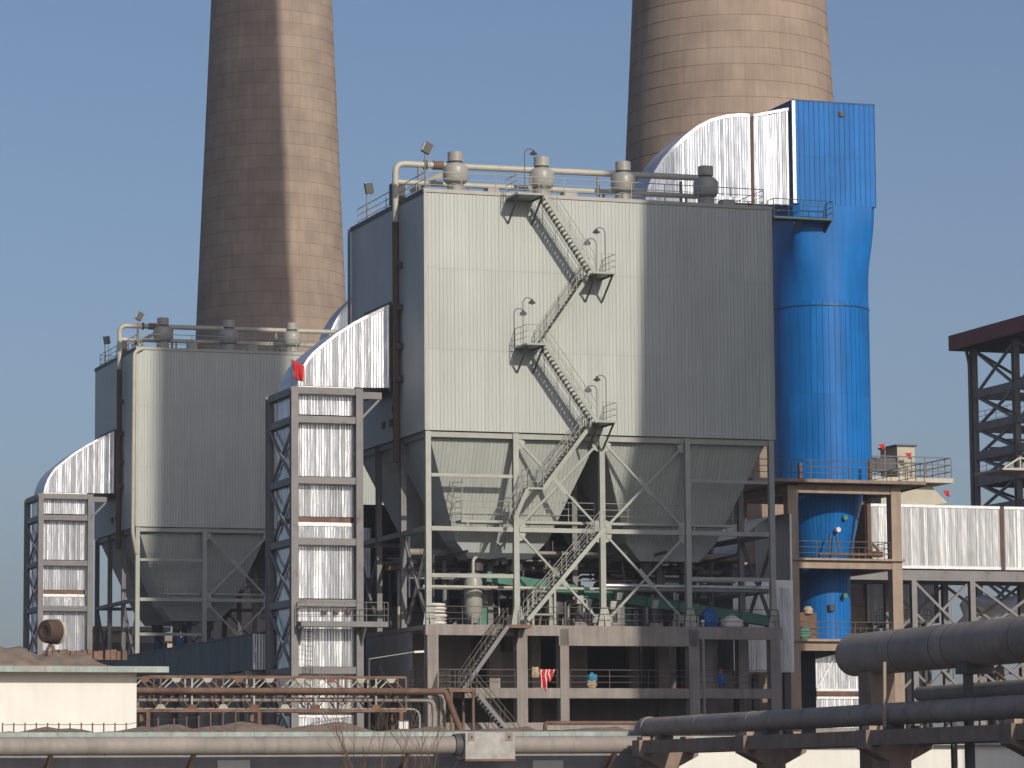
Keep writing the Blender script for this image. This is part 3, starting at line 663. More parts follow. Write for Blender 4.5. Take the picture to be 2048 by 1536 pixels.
# ------------------------------------------------------------------ concrete deck under the precipitator
def make_deck(off, label, full=True):
    t = thing('concrete_deck', label, 'concrete deck', Vector((W/2, D/2, 0))+off, 'concrete decks under the precipitators'); o = off
    bx = lambda n, m, lo, hi: span(n, t, m, Vector(lo)+o, Vector(hi)+o)
    bx('floor_slab', 'concrete', (-.1, .02, ZD-.25), (W+.1, D, ZD))
    cols = [.3, 5.9, 8.6, 17.0, 22.4]
    bx('edge_beam', 'concrete', (-.15, -.35, ZD-.62), (8.25, .02, ZD+.01)); bx('edge_beam', 'concrete', (8.25, -.33, ZD-1.2), (17.35, .02, ZD)); bx('edge_beam', 'concrete', (17.35, -.35, ZD-.75), (W+.12, .02, ZD+.01))
    for j, yy in enumerate((0, 5.0, 10.0, 14.8)):
        for i, xx in enumerate(cols):
            w = .34 if i not in (2,) else .28
            bx('column', 'concrete', (xx-w, yy-.33, 0), (xx+w, yy+.31, ZD-.26 if j else ZD-.2))
    if full:
        for zz, th in ((ZS, .6), (ZS-2.05, .45)):
            bx('edge_beam', 'concrete', (.6, -.3, zz-th), (W-.6, .0, zz)); bx('floor_slab', 'concrete', (.0, .0, zz-.22), (W, D, zz-.003))
        # inner walls (rooms on the middle floor)
        bx('inner_wall', 'wall_grey', (.7, 8.0, ZS), (5.5, 8.2, ZD-.26)); bx('inner_wall', 'concrete', (6.2, 6.5, ZS), (8.3, 6.7, ZD-1.3)); bx('inner_wall', 'concrete', (10.9, 7.5, ZS), (13.0, 7.7, ZD-.26))
        bx('inner_wall', 'wall_grey', (.7, 9.0, ZS-2), (W-.7, 9.2, ZS-.23)); bx('inner_wall', 'wall_grey', (20.3, 9.0, ZS), (22.1, 9.2, ZD-.26))
        bx('inner_wall', 'concrete', (0, .2, 4.6), (W, .5, ZS-1.95-.5))
        bx('inner_wall', 'wall_grey', (.7, 14.4, ZS), (11.0, 14.6, ZD-.26)); bx('inner_wall', 'wall_grey', (.7, 14.4, 4.0), (W-.7, 14.6, ZS-.23)); bx('inner_wall', 'shade_black', (11.0, 14.42, ZS), (19.3, 14.62, ZD-.26)); bx('inner_wall', 'shade_black', (20.0, 14.4, ZS), (20.7, 14.6, ZD-.26)); bx('inner_wall', 'shade_black', (21.9, 14.4, ZS), (W-.6, 14.6, ZD-.26))  # black back walls carry the dim interior's shade in their colour
        for a, b in zip(cols[:-1], cols[1:]):
            railing(t, [Vector((a+.4, -.15, ZS))+o, Vector((b-.4, -.15, ZS))+o], 'rail_dark', 1.1, spacing=2.2 if b-a > 4 else 1.3)
        railing(t, [(-.05, -.1, ZD), (4.5, -.1, ZD)], 'rail_dark', 1.1, spacing=2.2); railing(t, [(6.2, -.1, ZD), (W, -.1, ZD)], 'rail_dark', 1.1, spacing=2.1)
        railing(t, [(-.05, -.1, ZS), (-.05, D, ZS)], 'rail_dark', 1.1, spacing=1.0)
        bx('inner_wall', 'wall_grey', (-.1, 3.0, ZS), (.1, 12.0, ZD-.3))
    return t
make_deck(Vector((0, 0, 0)), 'two-storey raw concrete deck with railings carrying the zigzag-stair precipitator')
make_deck(OFF, 'raw concrete deck carrying the shadowed precipitator', False)

# ------------------------------------------------------------------ equipment under the hoppers
def conveyor():
    t = thing('green_conveyor', 'long green sloping conveyor trough under the precipitator hoppers', 'conveyor', (14, 3, ZD))
    p0, p1 = Vector((4.8, 3.2, 14.7)), Vector((23.6, 3.2, 12.15)); n = 9
    for i in range(n):
        a, b = p0.lerp(p1, i/n), p0.lerp(p1, (i+1)/n-.004)
        bar('trough', t, 'green_paint', a, b, .75, .62, 'box', Y)
        bar('trough_flange', t, 'green_paint', b-(p1-p0).normalized()*.09, b, .85, .74, 'box', Y)
    for i in range(1, n): a = p0.lerp(p1, i/n); bar('leg', t, 'steel_pale', (a.x, 3.0, ZD), (a.x, 3.0, a.z-.3), .14)
conveyor()
def misc_equipment():
    for k, (x, y, h, r, lab) in enumerate(((3.9, 2.8, 3.3, .55, 'grey upright ash tank beside the green conveyor head'), (4.9, 4.6, 3.0, .5, 'slim grey ash tank behind the stair flight'),
                                          (9.6, 4.2, 2.6, .7, 'squat dark pump vessel under the crossed braces'), (13.6, 6.4, 3.2, .6, 'dark ash tank behind the braced bay'), (18.0, 7.0, 3.0, .6, 'dark ash tank near the blue tarpaulin'))):
        t = thing('ash_tank', lab, 'tank', (x, y, ZD), 'ash tanks under the hoppers'); m = 'pot' if k < 2 else 'steel_dark'
        lathe('shell', t, m, (x, y, ZD), [(r*.35, .25), (r, .9), (r, h-.5), (r*.8, h-.2), (r*.3, h)], 20)
        for a in range(3): q = a*2.1; bar('leg', t, 'steel_grey', (x+r*.8*math.cos(q), y+r*.8*math.sin(q), ZD), (x+r*.8*math.cos(q), y+r*.8*math.sin(q), ZD+1.0), .1)
        tube('inlet_pipe', t, 'pipe_pale', [(x, y, ZD+h), (x, y, ZD+h+.8), (x+.8, y+.5, ZD+h+1.3)], .1, 8)
    for y, z, r, m, lab in ((1.4, 14.15, .14, 'silver', 'bright lagged pipe running along the front of the hopper bay'), (2.2, 14.0, .1, 'pipe_pale', 'thin cream pipe behind the bright lagged pipe'),
                            (5.6, 16.3, .22, 'pipe_grey', 'grey pipe beneath the hopper outlets'), (9.5, 15.6, .2, 'rust', 'rusty pipe at the back of the hopper bay')):
        t = tag(tube('service_pipe', None, m, [(11.6 if m == 'silver' else .5, y, z), (W+.5, y, z-.05), (W+.5, D-1, z-.05)], r, 12), lab, 'pipe', 'service pipes under the hoppers')
    t = thing('pipe_loop', 'dark U-shaped pipe loop seen against the sunlit chimney base', 'pipe', (17, 8, ZD))
    tube('pipe', t, 'rust', [(14.0, 8.0, 15.0), (20.3, 8.0, 15.0), (20.3, 8.0, 17.5)], .14, 10, bend=.4); bar('hanger', t, 'steel_dark', (16, 8, 15), (16, 8, 17.3), .06)
    bar('stand', t, 'steel_dark', (18.0, 8.0, ZD), (18.0, 8.0, 14.9), .1)
    t = thing('work_table', 'cream steel service stand beside the lower stair flight', 'stand', (7.5, .7, ZD))
    for x in (6.9, 8.3):
        for y in (.5, 1.4): bar('leg', t, 'steel_pale', (x, y, ZD), (x, y, ZD+2.05), .14)
    for z in (.65, 2.05): span('shelf', t, 'steel_pale', (6.85, .45, ZD+z), (8.35, 1.45, ZD+z+.1))
    for k, (x, y, h) in enumerate(((10.2, 1.4, 1.9), (11.0, 2.0, 1.7), (12.4, 1.5, 1.6), (13.1, 2.2, 2.2), (15.2, 1.6, 1.7))):
        t = thing('feed_pump', 'dusty feed pump number-plate-free with angled casing on the concrete deck', 'pump', (x, y, ZD), 'feed pumps on the concrete deck')
        t['label'] = 'dusty ash feed pump with an angled hood standing on the concrete deck'
        span('plinth', t, 'concrete', (x-.4, y-.35, ZD), (x+.4, y+.35, ZD+.3)); lathe('motor', t, 'steel_dark', (x, y, ZD+.3), [(.25, 0), (.3, .1), (.3, .6), (.18, .7), (.12, h-.4)], 14)
        prism('hood', t, 'steel_pale', [(x-.25, y-.3, ZD+h-.5), (x+.05, y-.3, ZD+h-.5), (x+.2, y-.3, ZD+h), (x-.2, y-.3, ZD+h)], (0, .4, 0))
misc_equipment()
def fan_house():
    t = thing('fan_house', 'dim fan house with silver ducts behind the precipitator legs', 'building', (9, 24, 0))
    span('wall', t, 'wall_grey', (-1.5, 20.0, 0), (17.0, 30, 13.4)); span('roof', t, 'concrete_brown', (-1.9, 19.5, 13.4), (17.3, 30.5, 13.75)); span('upper_storey', t, 'shade_black', (-.6, 24.6, 13.75), (18.6, 29.5, 20.8))  # upper storey is a near-black backdrop, shade put into its colour
    for i in range(7): x = -.6+i*2.55; span('window', t, 'shade_black', (x, 19.93, 9.4), (x+1.4, 19.99, 11.6)); span('window_sill', t, 'concrete', (x-.1, 19.85, 9.25), (x+1.5, 19.99, 9.39))
    for k, (a, b, z0, z1, y) in enumerate(((5.6, 12.6, 15.0, 17.2, 21.4), (-.5, 3.2, 13.9, 19.0, 21.5))):
        d = span('duct', t, 'silver_dull', (a, y+.05, z0), (b, y+3, z1)); sheets('duct_sheet', d, 'silver', (a, y, 0), X, Z, -Y, b-a, lambda q, z0=z0: z0, lambda q, z1=z1: z1, sw=.75, pitch=.19, depth=.04, wob=.02)
        for x in (a+.4, b-.4): bar('duct_leg', t, 'steel_dark', (x, y+.6, 13.7), (x, y+.6, z0), .25)
    for i in range(6): x = -.8+i*3.4; lathe('roof_fan', t, 'steel_dark', (x, 20.8, 13.75), [(.5, 0), (.5, .5), (.9, .7), (.9, 1.5), (.4, 1.9)], 16)
fan_house()
def ash_piping():
    t = thing('ash_piping', 'tangle of ash pipes, valves and cable trays in the dim hopper bay', 'pipework', (11, 6, ZD)); rnd = random.Random(21)
    for k in range(16):
        x0 = rnd.uniform(.8, 20); y0 = rnd.uniform(2.0, 10.5); z0 = rnd.uniform(13.2, 16.6); ln = rnd.uniform(1.5, 5.5); r = rnd.uniform(.06, .15)
        m = rnd.choice(['pipe_pale', 'steel_dark', 'rust', 'pipe_grey', 'steel_grey', 'silver_dull', 'steel_bluegrey'])
        pts = [(x0, y0, ZD), (x0, y0, z0), (x0+ln, y0, z0), (x0+ln, y0+rnd.uniform(.6, 2), z0+rnd.uniform(-.1, .1)), (x0+ln, y0+2.2, rnd.choice([ZD, 17.0]))]
        tube('pipe', t, m, pts, r, 10, bend=r*3)
        for q in (.3, .7): c = Vector((x0+ln*q, y0, z0)); tube('flange', t, 'steel_dark', [c-X*.05, c+X*.05], r*1.7, 12)
        if k % 2: c = Vector((x0+ln*.5, y0, z0)); box('valve', t, rnd.choice(['blue_valve', 'rust', 'green_paint']), c, (.4, .3, .42)); bar('valve_stem', t, 'steel_dark', c, c+Z*.55, .06); lathe('hand_wheel', t, 'rust', c+Z*.55, [(.2, -.02), (.22, 0), (.2, .02)], 14)
    for k in range(4): z = 13.9+k*.75; y = 3.0+k*2.3; span('cable_tray', t, 'steel_grey', (.7, y, z), (22.2, y+.35, z+.1))
    for k in range(9):
        x = .9+k*2.45+rnd.uniform(-.4, .4); y = rnd.uniform(5, 9.5); bar('hanger', t, 'steel_dark', (x, y, 13.5), (x, y, 17.2), .1); bar('hanger_beam', t, 'steel_grey', (x, 1.2, 15.9+rnd.uniform(-.6, .6)), (x, 12, 15.9), .16, .22, 'H', Z)
    for k in range(10):
        x = rnd.uniform(1.2, 21.5); y = rnd.uniform(.9, 4.5); h = rnd.uniform(.5, 1.5); span('junction_cabinet', t, rnd.choice(['pot', 'steel_grey', 'cream', 'steel_bluegrey', 'green_paint']), (x, y, ZD), (x+rnd.uniform(.3, .8), y+.35, ZD+h))
ash_piping()
# extra hopper-bay beams and catwalk at the back
cw = thing('catwalk', 'dim steel catwalk with railing between the rear hopper outlets', 'catwalk', (11, 12, ZD))
span('deck', cw, 'steel_dark', (.6, 11.4, 15.6), (22, 12.6, 15.75)); railing(cw, [(.6, 11.4, 15.75), (22, 11.4, 15.75)], 'rail_dark', 1.1, spacing=2.5)
for x in (1.5, 7, 13, 19): bar('post', cw, 'steel_dark', (x, 12, ZD), (x, 12, 15.6), .16)
sk_ = thing('sack_stack', 'slumped stack of white sacks at the left end of the concrete deck', 'sacks', (.75, .35, ZD))
for k in range(6):
    z = ZD+.12+k*.215; v = []; c = Vector((.78+random.uniform(-.06, .06), .3, z))
    lathe('sack', sk_, 'white_cloth', c, [(.3, -.1), (.48, -.07), (.54, 0), (.48, .07), (.3, .1)], 14).matrix_basis = Matrix.Translation(c) @ Matrix.Rotation(random.uniform(-.3, .3), 4, 'Z') @ Matrix.Diagonal((1.05, .75, 1.05, 1))
lumps = {}
def lump(name, label, cat, c, s, material, seed, parent=None):
    rnd = random.Random(seed); bm = bmesh.new(); bmesh.ops.create_icosphere(bm, subdivisions=3, radius=1)
    for v in bm.verts:
        k = 1+.16*math.sin(v.co.x*5+seed)*math.cos(v.co.y*4+seed*2)+.1*math.sin(v.co.z*9+seed)+rnd.uniform(-.04, .04)
        v.co *= k; v.co.z = max(v.co.z, -.62)
        v.co = Vector((v.co.x*s[0], v.co.y*s[1], (v.co.z+.62)*s[2]))
    me = bpy.data.meshes.new('lump'); bm.to_mesh(me); bm.free(); me.materials.append(MATS[material])
    me.polygons.foreach_set('use_smooth', [True]*len(me.polygons))
    o = link(name, me, parent, Matrix.Translation(Vector(c)))
    if parent is None: tag(o, label, cat)
    return o
lump('blue_tarpaulin', 'crumpled blue tarpaulin bundle on the shaded end of the deck', 'tarpaulin', (18.4, .6, ZD), (.55, .5, .75), 'tarp_blue', 3)
lump('white_bundle', 'pale open bundle beside the blue tarpaulin', 'bundle', (19.9, .6, ZD), (.75, .5, .45), 'white_cloth', 5)
p = at(1183, 1372, 'y', .45); s_ = thing('covered_sack', 'small beige sack under a pale blue cover on the middle floor', 'sack', (p.x, .45, ZS))
lump('sack_body', '', '', (p.x, .45, ZS), (.32, .28, .4), 'beige_cloth', 9, s_); lump('sack_cover', '', '', (p.x+.02, .42, ZS+.42), (.3, .28, .34), 'blue_cloth', 4, s_)
p = at(1072, 1342, 'y', -.3)
lump('beige_bundle', 'beige cloth bundle slung over the railing beside the red banner', 'bundle', (p.x, -.17, ZS+.62), (.26, .2, .42), 'beige_cloth', 8)
p = at(1078, 1338, 'y', -.25); bn = thing('red_banner', 'crumpled red banner with white marks hanging over the middle-floor railing', 'banner', (p.x, -.25, ZS+1.1))
cloth('banner_cloth', bn, 'banner', (p.x, -.26, ZS+1.12), Vector((.62, 0, .0)).normalized(), Vector((.12, 0, -1)), .55, 1.25, .06, (0, -1, 0), ph=1.0, taperx=.35)
cloth('banner_cloth', bn, 'banner', (p.x+.5, -.27, ZS+1.12), X, Vector((-.12, 0, -1)), .5, .72, .06, (0, -1, 0), ph=2.4, taperx=.3)

# worker
def worker():
    p = at(1442, 1378, 'y', .55); x, y, z = p.x, .55, ZS
    t = thing('person', 'worker in blue overalls and an orange helmet crouching behind the middle-floor railing', 'person', (x, y, z))
    J = {'pel': (0, 0, .34), 'sp': (-.02, -.04, .58), 'ch': (-.05, -.1, .8), 'nk': (-.08, -.15, .93), 'hd': (-.1, -.19, 1.05),
         'ls': (-.25, -.1, .83), 'le': (-.33, -.28, .62), 'lh': (-.25, -.42, .5), 'rs': (.13, -.12, .83), 're': (.22, -.28, .62), 'rh': (.1, -.42, .5),
         'lk': (-.17, -.36, .48), 'la': (-.15, -.12, .09), 'lt': (-.16, -.3, .05), 'rk': (.16, -.36, .46), 'ra': (.14, -.12, .09), 'rt': (.15, -.3, .05)}
    E_ = [('pel', 'sp'), ('sp', 'ch'), ('ch', 'nk'), ('nk', 'hd'), ('ch', 'ls'), ('ls', 'le'), ('le', 'lh'), ('ch', 'rs'), ('rs', 're'), ('re', 'rh'),
          ('pel', 'lk'), ('lk', 'la'), ('la', 'lt'), ('pel', 'rk'), ('rk', 'ra'), ('ra', 'rt')]
    RR = {'pel': .15, 'sp': .15, 'ch': .16, 'nk': .06, 'hd': .095, 'ls': .075, 'le': .055, 'lh': .04, 'rs': .075, 're': .055, 'rh': .04, 'lk': .085, 'la': .055, 'lt': .05, 'rk': .085, 'ra': .055, 'rt': .05}
    K = list(J); me = bpy.data.meshes.new('body'); me.from_pydata([J[k] for k in K], [(K.index(a), K.index(b)) for a, b in E_], [])
    o = link('body', me, t, Matrix.Translation((x, y, z))); me.materials.append(MATS['tarp_blue'])
    md = o.modifiers.new('skin', 'SKIN')
    for i, k in enumerate(K):
        sv = me.skin_vertices[0].data[i]; sv.radius = (RR[k], RR[k]); sv.use_root = k == 'pel'
    md.use_smooth_shade = True; o.modifiers.new('sub', 'SUBSURF').render_levels = 2
    h = Vector((x, y, z))+Vector(J['hd'])
    lump('face', '', '', h+Vector((0, -.03, -.13)), (.085, .1, .13), 'skin', 0, t)
    lathe('helmet', t, 'orange', h+Vector((0, 0, .03)), [(.17, 0), (.135, .02), (.125, .07), (.09, .12), (.03, .145)], 16)
worker()

# ------------------------------------------------------------------ outlet elbow ducts
def make_elbow(label):
    yf, yb = 17.5, 21.0
    t = thing('elbow_duct', label, 'duct', (27, 19, 0), 'silver elbow ducts')
    cpx = [(1293, 400), (1299, 372), (1310, 346), (1326, 320), (1346, 297), (1370, 274), (1396, 254), (1424, 240), (1452, 233), (1480, 230), (1498, 231)]
    C = [at(a, b, 'y', yf) for a, b in cpx]; C = [(p.x, p.z) for p in C]; C = [(C[0][0]-.05, 12.0)]+C
    x1 = C[-1][0]; zl = at(1545, 409, 'y', yf).z
    def top(x):
        for (a, b), (c, d) in zip(C[:-1], C[1:]):
            if a <= x <= c: return b+(d-b)*(x-a)/(c-a) if c-a > .06 else d
        return C[-1][1]
    x0 = C[0][0]; n = 10; s = (x1-x0)/n
    for i in range(n):
        lo = (lambda q: 12.0) if x0+i*s < 26.3 else (lambda q: zl)
        for a, b in ((None, 41.6), (41.6, None)):
            f_lo = (lambda q, lo=lo: lo(q)) if a is None else (lambda q: min(41.6, top(q)))
            f_hi = (lambda q: min(41.6, top(q))) if b else (lambda q: top(q))
            sheet('side_sheet', t, 'silver', (0, yf, 0), X, Z, -Y, x0+i*s+.001, x0+(i+1)*s-.001, f_lo, f_hi, .19, .04, 'wave', .012)
    for (a, b), (c, d) in zip(C[:-1], C[1:]):
        poly('roof_sheet', t, 'silver_dull', [(a, yf, b), (a, yb, b), (c, yb, d), (c, yf, d)], [(3, 2, 1, 0)])
        if b > 20: bar('edge_flashing', t, 'flashing', (a, yf-.05, b), (c, yf-.05, d), .05, .22, 'box', Y)
    poly('back_sheet', t, 'silver_dull', [(a, yb, b) for a, b in C]+[(x1, yb, zl), (26.3, yb, zl), (26.3, yb, 12)], [tuple(range(len(C)+3))])
    poly('inner_sheet', t, 'silver_dull', [(x1, yf, zl), (x1, yb, zl), (26.3, yb, zl), (26.3, yf, zl), (26.3, yf, 12), (26.3, yb, 12)], [(0, 1, 2, 3), (3, 2, 5, 4)])
    span('expansion_joint', t, 'joint_brown', (x1, yf+.08, zl), (x1+.32, yb-.05, C[-1][1]-.03))
    span('corner_flashing', t, 'flashing', (x1-.12, yf-.07, zl), (x1+.02, yf-.045, C[-1][1]))
    xa, xb = x1+.32, at(1578, 300, 'y', yf).x
    ta, tb = C[-1][1], at(1575, 219, 'y', yf).z; zq = zl
    n = 3; s = (xb-xa)/n
    for i in range(n): sheet('side_sheet', t, 'silver', (0, yf, 0), X, Z, -Y, xa+i*s, xa+(i+1)*s, lambda q: zq, lambda q: ta+(tb-ta)*((q-xa)/(xb-xa))**2, .19, .04, 'wave', .01)
    poly('roof_sheet', t, 'silver_dull', [(xa, yf, ta), (xa, yb, ta), (xb, yb, tb), (xb, yf, tb)], [(3, 2, 1, 0)]); poly('bottom_sheet', t, 'silver_dull', [(xa, yf, zq), (xa, yb, zq), (xb, yb, zq), (xb, yf, zq)], [(0, 1, 2, 3)])
    bar('edge_flashing', t, 'flashing', (xa, yf-.05, ta), (xb, yf-.05, tb+.03), .05, .2, 'box', Y)
    for x, y in ((22.1, yf+.4), (22.1, yb-.4), (25.8, yf+.4), (25.8, yb-.4)): bar('leg', t, 'steel_dark', (x, y, 0), (x, y, 12.0), .45)
    return t, xb
EL, EX = make_elbow('silver elbow duct curving over the roof into the head of the blue absorber')
again(EL, 'silver elbow duct peeking out behind the roof of the shadowed precipitator')

# ------------------------------------------------------------------ blue absorber
def make_absorber():
    xc, yc, R = 35.25, 20.5, 3.38
    t = thing('absorber_tower', 'tall bright blue absorber tower with a boxy head and ribbed cladding', 'tower', (xc, yc, 0))
    zt, zh, zc, zr, zb = at(1649, 206, 'y', 17.2).z, at(1649, 410, 'y', 17.2).z, at(1649, 598, 'y', 17.2).z, 34.45, 22.3
    # boxy head, panel by panel
    x0, x1, y0, y1 = 32.05, 38.1, 17.1, 23.0
    def q_lo(z): return lambda u: z
    for a, b in ((zh, 44.6), (44.6, zt)):
        n = 8; s = (x1-x0)/n
        for i in range(n): sheet('cladding_panel', t, 'blue', (0, y0, 0), X, Z, -Y, x0+i*s+.002, x0+(i+1)*s-.002, q_lo(a+.005), q_lo(b-.005), .375, .035, 'groove', .008)
        n = 6; s = (y1-y0)/n
        for i in range(n):
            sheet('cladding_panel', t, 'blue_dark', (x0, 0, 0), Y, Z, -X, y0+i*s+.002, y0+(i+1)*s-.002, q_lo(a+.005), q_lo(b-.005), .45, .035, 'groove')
            sheet('cladding_panel', t, 'blue', (x1, 0, 0), Y, Z, X, y0+i*s+.002, y0+(i+1)*s-.002, q_lo(a+.005), q_lo(b-.005), .45, .035, 'groove')
    span('head_roof', t, 'blue_dark', (x0-.06, y0-.06, zt), (x1+.06, y1, zt+.1)); span('head_back', t, 'blue_dark', (x0+.03, y0+.05, zh), (x1-.03, y1, zt-.01))
    span('corner_flashing', t, 'flashing', (x0-.14, y0-.07, zh), (x0+.1, y0-.045, zt)); 
    lathe('vent_cap', t, 'rust', (xc+.35, y0-.02, zt-.75), [(.17, -.16), (.19, 0), (.17, .16)], 14)
    # square-to-round transition
    n = 48; V = []; f = []
    lv = 8
    for j in range(lv+1):
        k = j/lv; kk = k*k*(3-2*k)
        for i in range(n):
            a = 2*math.pi*(i+.5)/n; cx_, cy_ = math.cos(a), math.sin(a); m = max(abs(cx_), abs(cy_))
            sq = Vector(((x0+x1)/2+3.055*cx_/m, (y0+y1)/2+2.985*cy_/m, 0)); ci = Vector((xc+(R+.03)*cx_, yc+(R+.03)*cy_, 0)); p = sq.lerp(ci, kk)
            rr = 1.0 if i % 2 else .997; p = Vector((xc, yc, 0)).lerp(p, rr)
            V.append((p.x, p.y, zh+(zc-zh)*k))
    for j in range(lv):
        for i in range(n): f.append(((j*n+i), (j+1)*n+i, (j+1)*n+(i+1) % n, j*n+(i+1) % n))
    tr = poly('transition_cladding', t, 'blue', V, f, True); tr.data.set_sharp_from_angle(angle=RAD(40))
    # cylinder strips
    def ring(zlo, zhi, rlo, rhi, m='blue', n=26, name='cladding_strip'):
        for i in range(n):
            V = []; f = []; w = .006*random.uniform(-1, 1); segs = 4
            for k in range(segs+1):
                for g in ((0, 1) if k < segs else (0,)):
                    a = 2*math.pi*(i+(k+ (.0 if g == 0 else .86))/segs)/n; d = .03 if True else 0
                    V.append((a, d)); 
            P = []
            for idx, (a, d) in enumerate(V):
                dd = .0
                P.append((a, .032))
            P = []
            for k in range(segs):
                a0 = 2*math.pi*(i+k/segs)/n; a1 = 2*math.pi*(i+(k+1)/segs)/n; g = (a1-a0)
                for q in (0, .45) if k % 2 == 0 else (0, .45): P.append((a0+g*q, .035))
                if k % 2 == 1: P += [(a0+g*.84, .035), (a0+g*.89, 0), (a0+g*.96, 0)]
            P.append((2*math.pi*(i+1)/n-.0008, .035))
            verts = []
            for a, d in P: verts.append((xc+(rlo+d+w)*math.cos(a), yc+(rlo+d+w)*math.sin(a), zlo)); verts.append((xc+(rhi+d-w)*math.cos(a), yc+(rhi+d-w)*math.sin(a), zhi))
            poly(name, t, m, verts, [(2*k, 2*k+2, 2*k+3, 2*k+1) for k in range(len(P)-1)], True, origin=(xc, yc, zlo)).data.set_sharp_from_angle(angle=RAD(22))
    ring(zr+.03, zc, R, R); ring(28.4, zr-.04, R, R); ring(zb-.3, 28.39, R, R)
    lathe('joint_ring', t, 'blue_dark', (xc, yc, zr), [(R+.06, -.06), (R+.075, 0), (R+.06, .06)], 48)
    ring(17.4, zb-.32, 1.8, R-.55); ring(11.6, 17.38, 1.75, 1.75, n=16)
    lathe('inner_shell', t, 'steel_dark', (xc, yc, 0), [(1.6, 11.0), (1.6, 17.4), (R-.5, zb-.3), (R-.08, zb-.2), (R-.08, zc)], 32)
    # service balcony near the head
    zp = at(1610, 436, 'y', 16.2).z; a, b = at(1550, 436, 'y', 15.8).x, at(1668, 436, 'y', 15.8).x
    span('balcony', t, 'rail_teal', (a, 15.9, zp-.14), (b, 17.1, zp)); railing(t, [(a, 17.0, zp), (a, 15.95, zp), (b, 15.95, zp), (b, 17.0, zp)], 'rail_teal', 1.2, spacing=1.0, r=.06)
    for q in (a+.2, (a+b)/2, b-.1): prism('bracket', t, 'rail_teal', [(q-.04, 16.0, zp-.15), (q-.04, 17.25, zp-.15), (q-.04, 17.25, zp-.9)], (.08, 0, 0))
    # little ports
    for px, py, m in ((1686, 1036, 'green_paint'), (1672, 1060, 'white_cloth'), (1686, 1192, 'green_paint')):
        q = at(px, py, 'y', yc-2.2 if py < 1150 else yc-1.75); tube('port', t, m, [q, q+Vector((0, -.45, 0))], .17, 12)
    lathe('manhole', t, 'steel_dark', at(1662, 1216, 'y', yc-1.78), [(.01, -.22), (.24, -.2), (.24, .2), (.01, .22)], 14)
    for i in (0, 1): q = at(1673-i*12, 1068, 'y', yc-2.7); e = at(1680-i*22, 1112, 'y', yc-2.9); bar('strut', t, 'steel_dark', q, e, .1)
    # silver hopper and box at the foot
    z0, z1 = 8.3, 10.9
    for i in range(6):
        s = 4.4/6; xl = xc-2.2
        sheet('foot_sheet', t, 'silver', (xl, 17.3, 0), X, Z, -Y, i*s, (i+1)*s, lambda q: z0, lambda q: z1-.5*abs(q-2.2)/2.2, .18, .035, 'wave', .012)
        sheet('foot_sheet', t, 'silver', (xl, 17.3, 0), X, Z, -Y, i*s, (i+1)*s, lambda q: 5.8, lambda q: z0-.42, .18, .035, 'wave', .012)
    span('foot_casing', t, 'steel_dark', (xc-2.2, 17.36, 5.8), (xc+2.2, 22, z1)); span('expansion_joint', t, 'rust', (xc-2.2, 17.22, z0-.36), (xc+2.2, 17.34, z0-.05))
    for z in (z0+.02, z0-.5): span('lap_flashing', t, 'flashing', (xc-2.2, 17.2, z-.06), (xc+2.2, 17.22, z+.1))
    bar('edge_flashing', t, 'flashing', (xc-2.15, 17.2, z0+.1), (xc-.9, 17.2, z1-.5), .03, .12)
    span('foot_base', t, 'concrete', (xc-2.4, 17.0, 0), (xc+2.4, 22.4, 5.78))
    return t
make_absorber()

def make_abs_frame():
    t = thing('concrete_tower_base', 'tan concrete frame of posts and beams around the foot of the blue tower', 'concrete frame', (35, 20, 0))
    xl, xr, yf, yb = 30.85, 38.45, 16.0, 24.6; m = 'concrete_tan'
    for x in (xl, xr):
        for y in (yf, yb): span('column', t, m, (x-.37, y-.37, 0), (x+.37, y+.37, 21.9))
    for z1, h in ((22.0, .55), (17.05, .65), (11.65, .75)):
        for y in (yf, yb): span('beam', t, m, (xl+.37, y-.3, z1-h), (xr-.37, y+.3, z1))
        for x in (xl, xr): span('beam', t, m, (x-.3, yf+.37, z1-h), (x+.3, yb-.37, z1))
    # slabs with the tower passing through: built as four strips round it
    for z, o, th in ((22.3, 1.35, .22), (17.07, .0, .14), (11.67, .0, .16)):
        a, b, c, d = xl-.5-o*.9, xr+.5+o, yf-.6-o*.5, yb+.5; r = 3.5 if z > 20 else 1.95
        if z > 20: a = xl-3.3
        span('slab', t, 'concrete_brown' if z > 20 else m, (a, c, z-th), (b, 20.5-r, z)); span('slab', t, m, (a, 20.5+r, z-th), (b, d, z))
        span('slab', t, m, (a, 20.5-r, z-th), (35.25-r, 20.5+r, z)); span('slab', t, m, (35.25+r, 20.5-r, z-th), (b, 20.5+r, z))
        if z > 20:
            railing(t, [(a+.1, c+.1, z), (b-.1, c+.1, z), (b-.1, d, z)], 'rail_dark', 1.25, spacing=1.35, r=.06)
        else: railing(t, [(xl+.4, yf-.2, z), (xr-.4, yf-.2, z), (xr+.2, yb-.5, z)], 'rail_dark', 1.15, spacing=1.25, r=.055)
    for q, h in ((at(1740, 945, 'y', 16.2), 1.5), (at(1600, 940, 'y', 16.4), 1.2)): bar('rust_post', t, 'rust', (q.x, q.y, 22.3), (q.x, q.y, 22.3+h), .3, .2)
    # rusty pump set on the middle slab
    tube('rust_pipe', t, 'rust', [(33.0, 16.3, 17.4), (37.6, 16.3, 17.4), (37.9, 16.8, 17.4), (37.2, 16.8, 18.2)], .09, 8); box('rust_valve', t, 'rust', (37.4, 16.5, 17.45), (.7, .3, .4))
    bar('steel_post', t, 'joint_brown', (37.0, 17.0, 17.07), (37.0, 17.0, 21.4), .26)
    return t
make_abs_frame()
gm_ = thing('gearbox', 'orange-brown gearbox with a green motor beside the blue tower foot', 'gearbox', (32.0, 17.0, 11.67))
